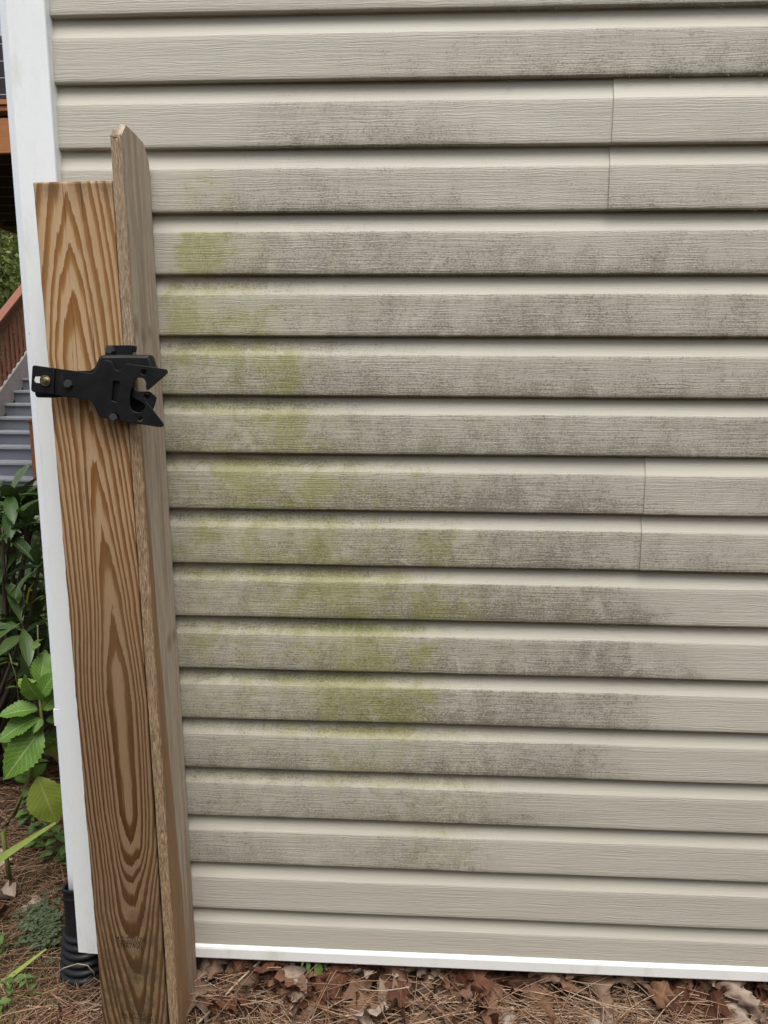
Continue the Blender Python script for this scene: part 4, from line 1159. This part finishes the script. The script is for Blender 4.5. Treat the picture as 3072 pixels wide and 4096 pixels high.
# ------------------------------------------------------------------ trees behind
tl = [leaf_mesh('leaf', MAT['treeleaf'], .13, ovate(.36, .45), 3, .2, .2, seed=i, cols=1) for i in range(1)]
def tree(base, h, rad, n, lab, seed, zlo=.25, leaf=.12):
    r_ = np.random.default_rng(seed)
    root = empty('tree', base); tag(root, lab, 'tree', None)
    B = Vector(base); v, f = [], []
    tube_into(v, f, [B, B+Vector((.1, 0, h*.4)), B+Vector((-.1, .1, h*.8))], [.16, .11, .04], 8)
    cl = []
    for k in range(34):
        a = r_.uniform(0, 6.28); rr_ = rad*math.sqrt(r_.uniform(.05, 1)); z = h*r_.uniform(zlo, 1)
        sh = math.sin(math.pi*min(1, max(.12, (z/h-zlo*.6)/(1.05-zlo*.6))))**.5
        c = B+Vector((rr_*sh*math.cos(a), rr_*sh*math.sin(a), z)); cl.append(c)
        s0 = B+Vector((0, 0, max(.3, z-.25*h)))
        tube_into(v, f, [s0, s0.lerp(c, .5)+Vector((0, 0, .1)), c], [.035, .02, .008], 5)
    o = link('trunk', mesh('trunk', v, f), MAT['bark'], None, True); o.parent = root; o.matrix_parent_inverse = Matrix.Translation(-B)
    C = np.array(cl)[r_.integers(0, len(cl), n)]+r_.normal(0, 1, (n, 3))*np.array([.42, .42, .32])*rad/2.2
    d1 = r_.normal(0, 1, (n, 3)); d1 /= np.linalg.norm(d1, axis=1)[:, None]; d2 = np.cross(d1, r_.normal(0, 1, (n, 3))); d2 /= np.linalg.norm(d2, axis=1)[:, None]
    L = leaf*r_.uniform(.6, 1.3, (n, 1))
    V = np.stack([C, C+d1*L*.5+d2*L*.36, C+d1*L, C+d1*L*.5-d2*L*.36], 1)
    Fc = np.arange(n*4).reshape(n, 4)
    me = bpy.data.meshes.new('crown'); me.from_pydata(V.reshape(-1, 3).tolist(), [], Fc.tolist()); me.update()
    ul = me.uv_layers.new(name='UVMap'); ul.data.foreach_set('uv', np.tile(np.array([.5, 0, 1, .5, .5, 1, 0, .5]), n))
    o = link('crown', me, MAT['treeleaf']); o.parent = root; o.matrix_parent_inverse = Matrix.Translation(-B)
t1 = atD(40, 1400, 17); t2 = atD(-300, 1400, 20); t3 = atD(90, 1400, 24); t4 = atD(-500, 1400, 15)
tree((t1[0], t1[1], -.2), 5.4, 2.3, 9000, 'leafy green tree rising behind the stair handrail', 1, .12)
tree((t2[0], t2[1], -.2), 6.5, 2.8, 8000, 'broad tree standing farther left behind the stairs', 2, .12)
tree((t3[0], t3[1], -.2), 7.5, 3.2, 9000, 'dark tree standing behind the others beyond the deck', 3, .1)
tree((t4[0], t4[1], -.2), 5.0, 2.2, 7000, 'small tree left of the stairs', 4, .15)
def woods():
    r_ = np.random.default_rng(5); n = 34000
    C = np.stack([r_.uniform(-40, 30, n), 27+r_.normal(0, 2.2, n), r_.beta(1.1, 1.15, n)], -1)
    C[:, 2] = -.3+C[:, 2]*(5.0+5.5*fbm(C[:, 0]*.28, C[:, 0]*0, 17, 3))
    d1 = r_.normal(0, 1, (n, 3)); d1 /= np.linalg.norm(d1, axis=1)[:, None]; d2 = np.cross(d1, r_.normal(0, 1, (n, 3))); d2 /= np.linalg.norm(d2, axis=1)[:, None]
    L = .55*r_.uniform(.5, 1.3, (n, 1))
    V = np.stack([C, C+d1*L*.5+d2*L*.36, C+d1*L, C+d1*L*.5-d2*L*.36], 1)
    me = bpy.data.meshes.new('woodland'); me.from_pydata(V.reshape(-1, 3).tolist(), [], np.arange(n*4).reshape(n, 4).tolist()); me.update()
    ul = me.uv_layers.new(name='UVMap'); ul.data.foreach_set('uv', np.tile(np.array([.5, 0, 1, .5, .5, 1, 0, .5]), n))
    tag(link('woodland', me, MAT['treeleaf']), 'far green woodland behind the deck and stairs', 'woods', kind='stuff')
woods()

# ------------------------------------------------------------------ unseen leafy screen, added behind the camera to block low sky
def sky_block_hedge():
    r_ = np.random.default_rng(21); n = 16000
    root = empty('sky_block_hedge', (.8, -4.0, -.05)); tag(root, 'added dark green leafy screen out of view, blocking low sky from the wall', 'sky_block_hedge')
    v, f = [], []
    for k in range(15):
        x = -5.2+k*.82; tube_into(v, f, [(x, -4, -.1), (x+.05, -4.05, .9), (x-.05, -4, 1.9)], [.03, .022, .01], 5)
    o = link('stems', mesh('stems', v, f), MAT['bark'], None, True); o.parent = root; o.matrix_parent_inverse = Matrix.Translation(-root.location)
    C = np.stack([r_.uniform(-5.6, 6.6, n), -4.0+r_.normal(0, .22, n), 2.55*r_.beta(1.25, 1.05, n)], -1)
    C[:, 2] *= .88+.24*fbm(C[:, 0]*.9, C[:, 0]*0, 7, 3)
    d1 = r_.normal(0, 1, (n, 3)); d1 /= np.linalg.norm(d1, axis=1)[:, None]; d2 = np.cross(d1, r_.normal(0, 1, (n, 3))); d2 /= np.linalg.norm(d2, axis=1)[:, None]
    L = .13*r_.uniform(.7, 1.3, (n, 1))
    V = np.stack([C, C+d1*L*.5+d2*L*.4, C+d1*L, C+d1*L*.5-d2*L*.4], 1)
    me = bpy.data.meshes.new('foliage'); me.from_pydata(V.reshape(-1, 3).tolist(), [], np.arange(n*4).reshape(n, 4).tolist()); me.update()
    ul = me.uv_layers.new(name='UVMap'); ul.data.foreach_set('uv', np.tile(np.array([.5, 0, 1, .5, .5, 1, 0, .5]), n))
    o = link('foliage', me, MAT['rhodo']); o.parent = root; o.matrix_parent_inverse = Matrix.Translation(-root.location)
sky_block_hedge()

# ------------------------------------------------------------------ water drops under the lips
bmw = bmesh.new(); bmesh.ops.create_uvsphere(bmw, u_segments=10, v_segments=8, radius=.0032)
for v_ in bmw.verts:
    if v_.co.z > 0: v_.co.x *= 1-v_.co.z*120; v_.co.y *= 1-v_.co.z*120
mw = bpy.data.meshes.new('water_drop'); bmw.to_mesh(mw); bmw.free()
bw = NB('water'); mw.materials.append(bw.fin((.95, .97, 1.), .03, None, .5, 0, **{'Transmission Weight': 1.0, 'IOR': 1.33}))
mw.polygons.foreach_set('use_smooth', [True]*len(mw.polygons))
for k, xs in ((0, (2080, 2230, 2315, 2900)), (1, (2045, 2525, 2690, 2925, 3060)), (2, (2485, 2750, 2830)), (3, (3035,)), (8, (2180, 2820, 2940)), (9, (2310, 2890)), (10, (2390, 2460, 2740, 2935)), (11, (2465, 2715))):
    for px in xs:
        pxs, pxp = px_at(k-1); x = float(np.interp(px, pxp, pxs))
        o = bpy.data.objects.new('water_drop', mw); COL.objects.link(o)
        o.location = (x, .0035, Z0-k*S-.0035)
        tag(o, 'tiny clear water drop hanging from a siding lip near the %s panel joint' % ('upper' if k < 5 else 'lower'), 'water drop', 'water drops near the %s joint' % ('upper' if k < 5 else 'lower'))
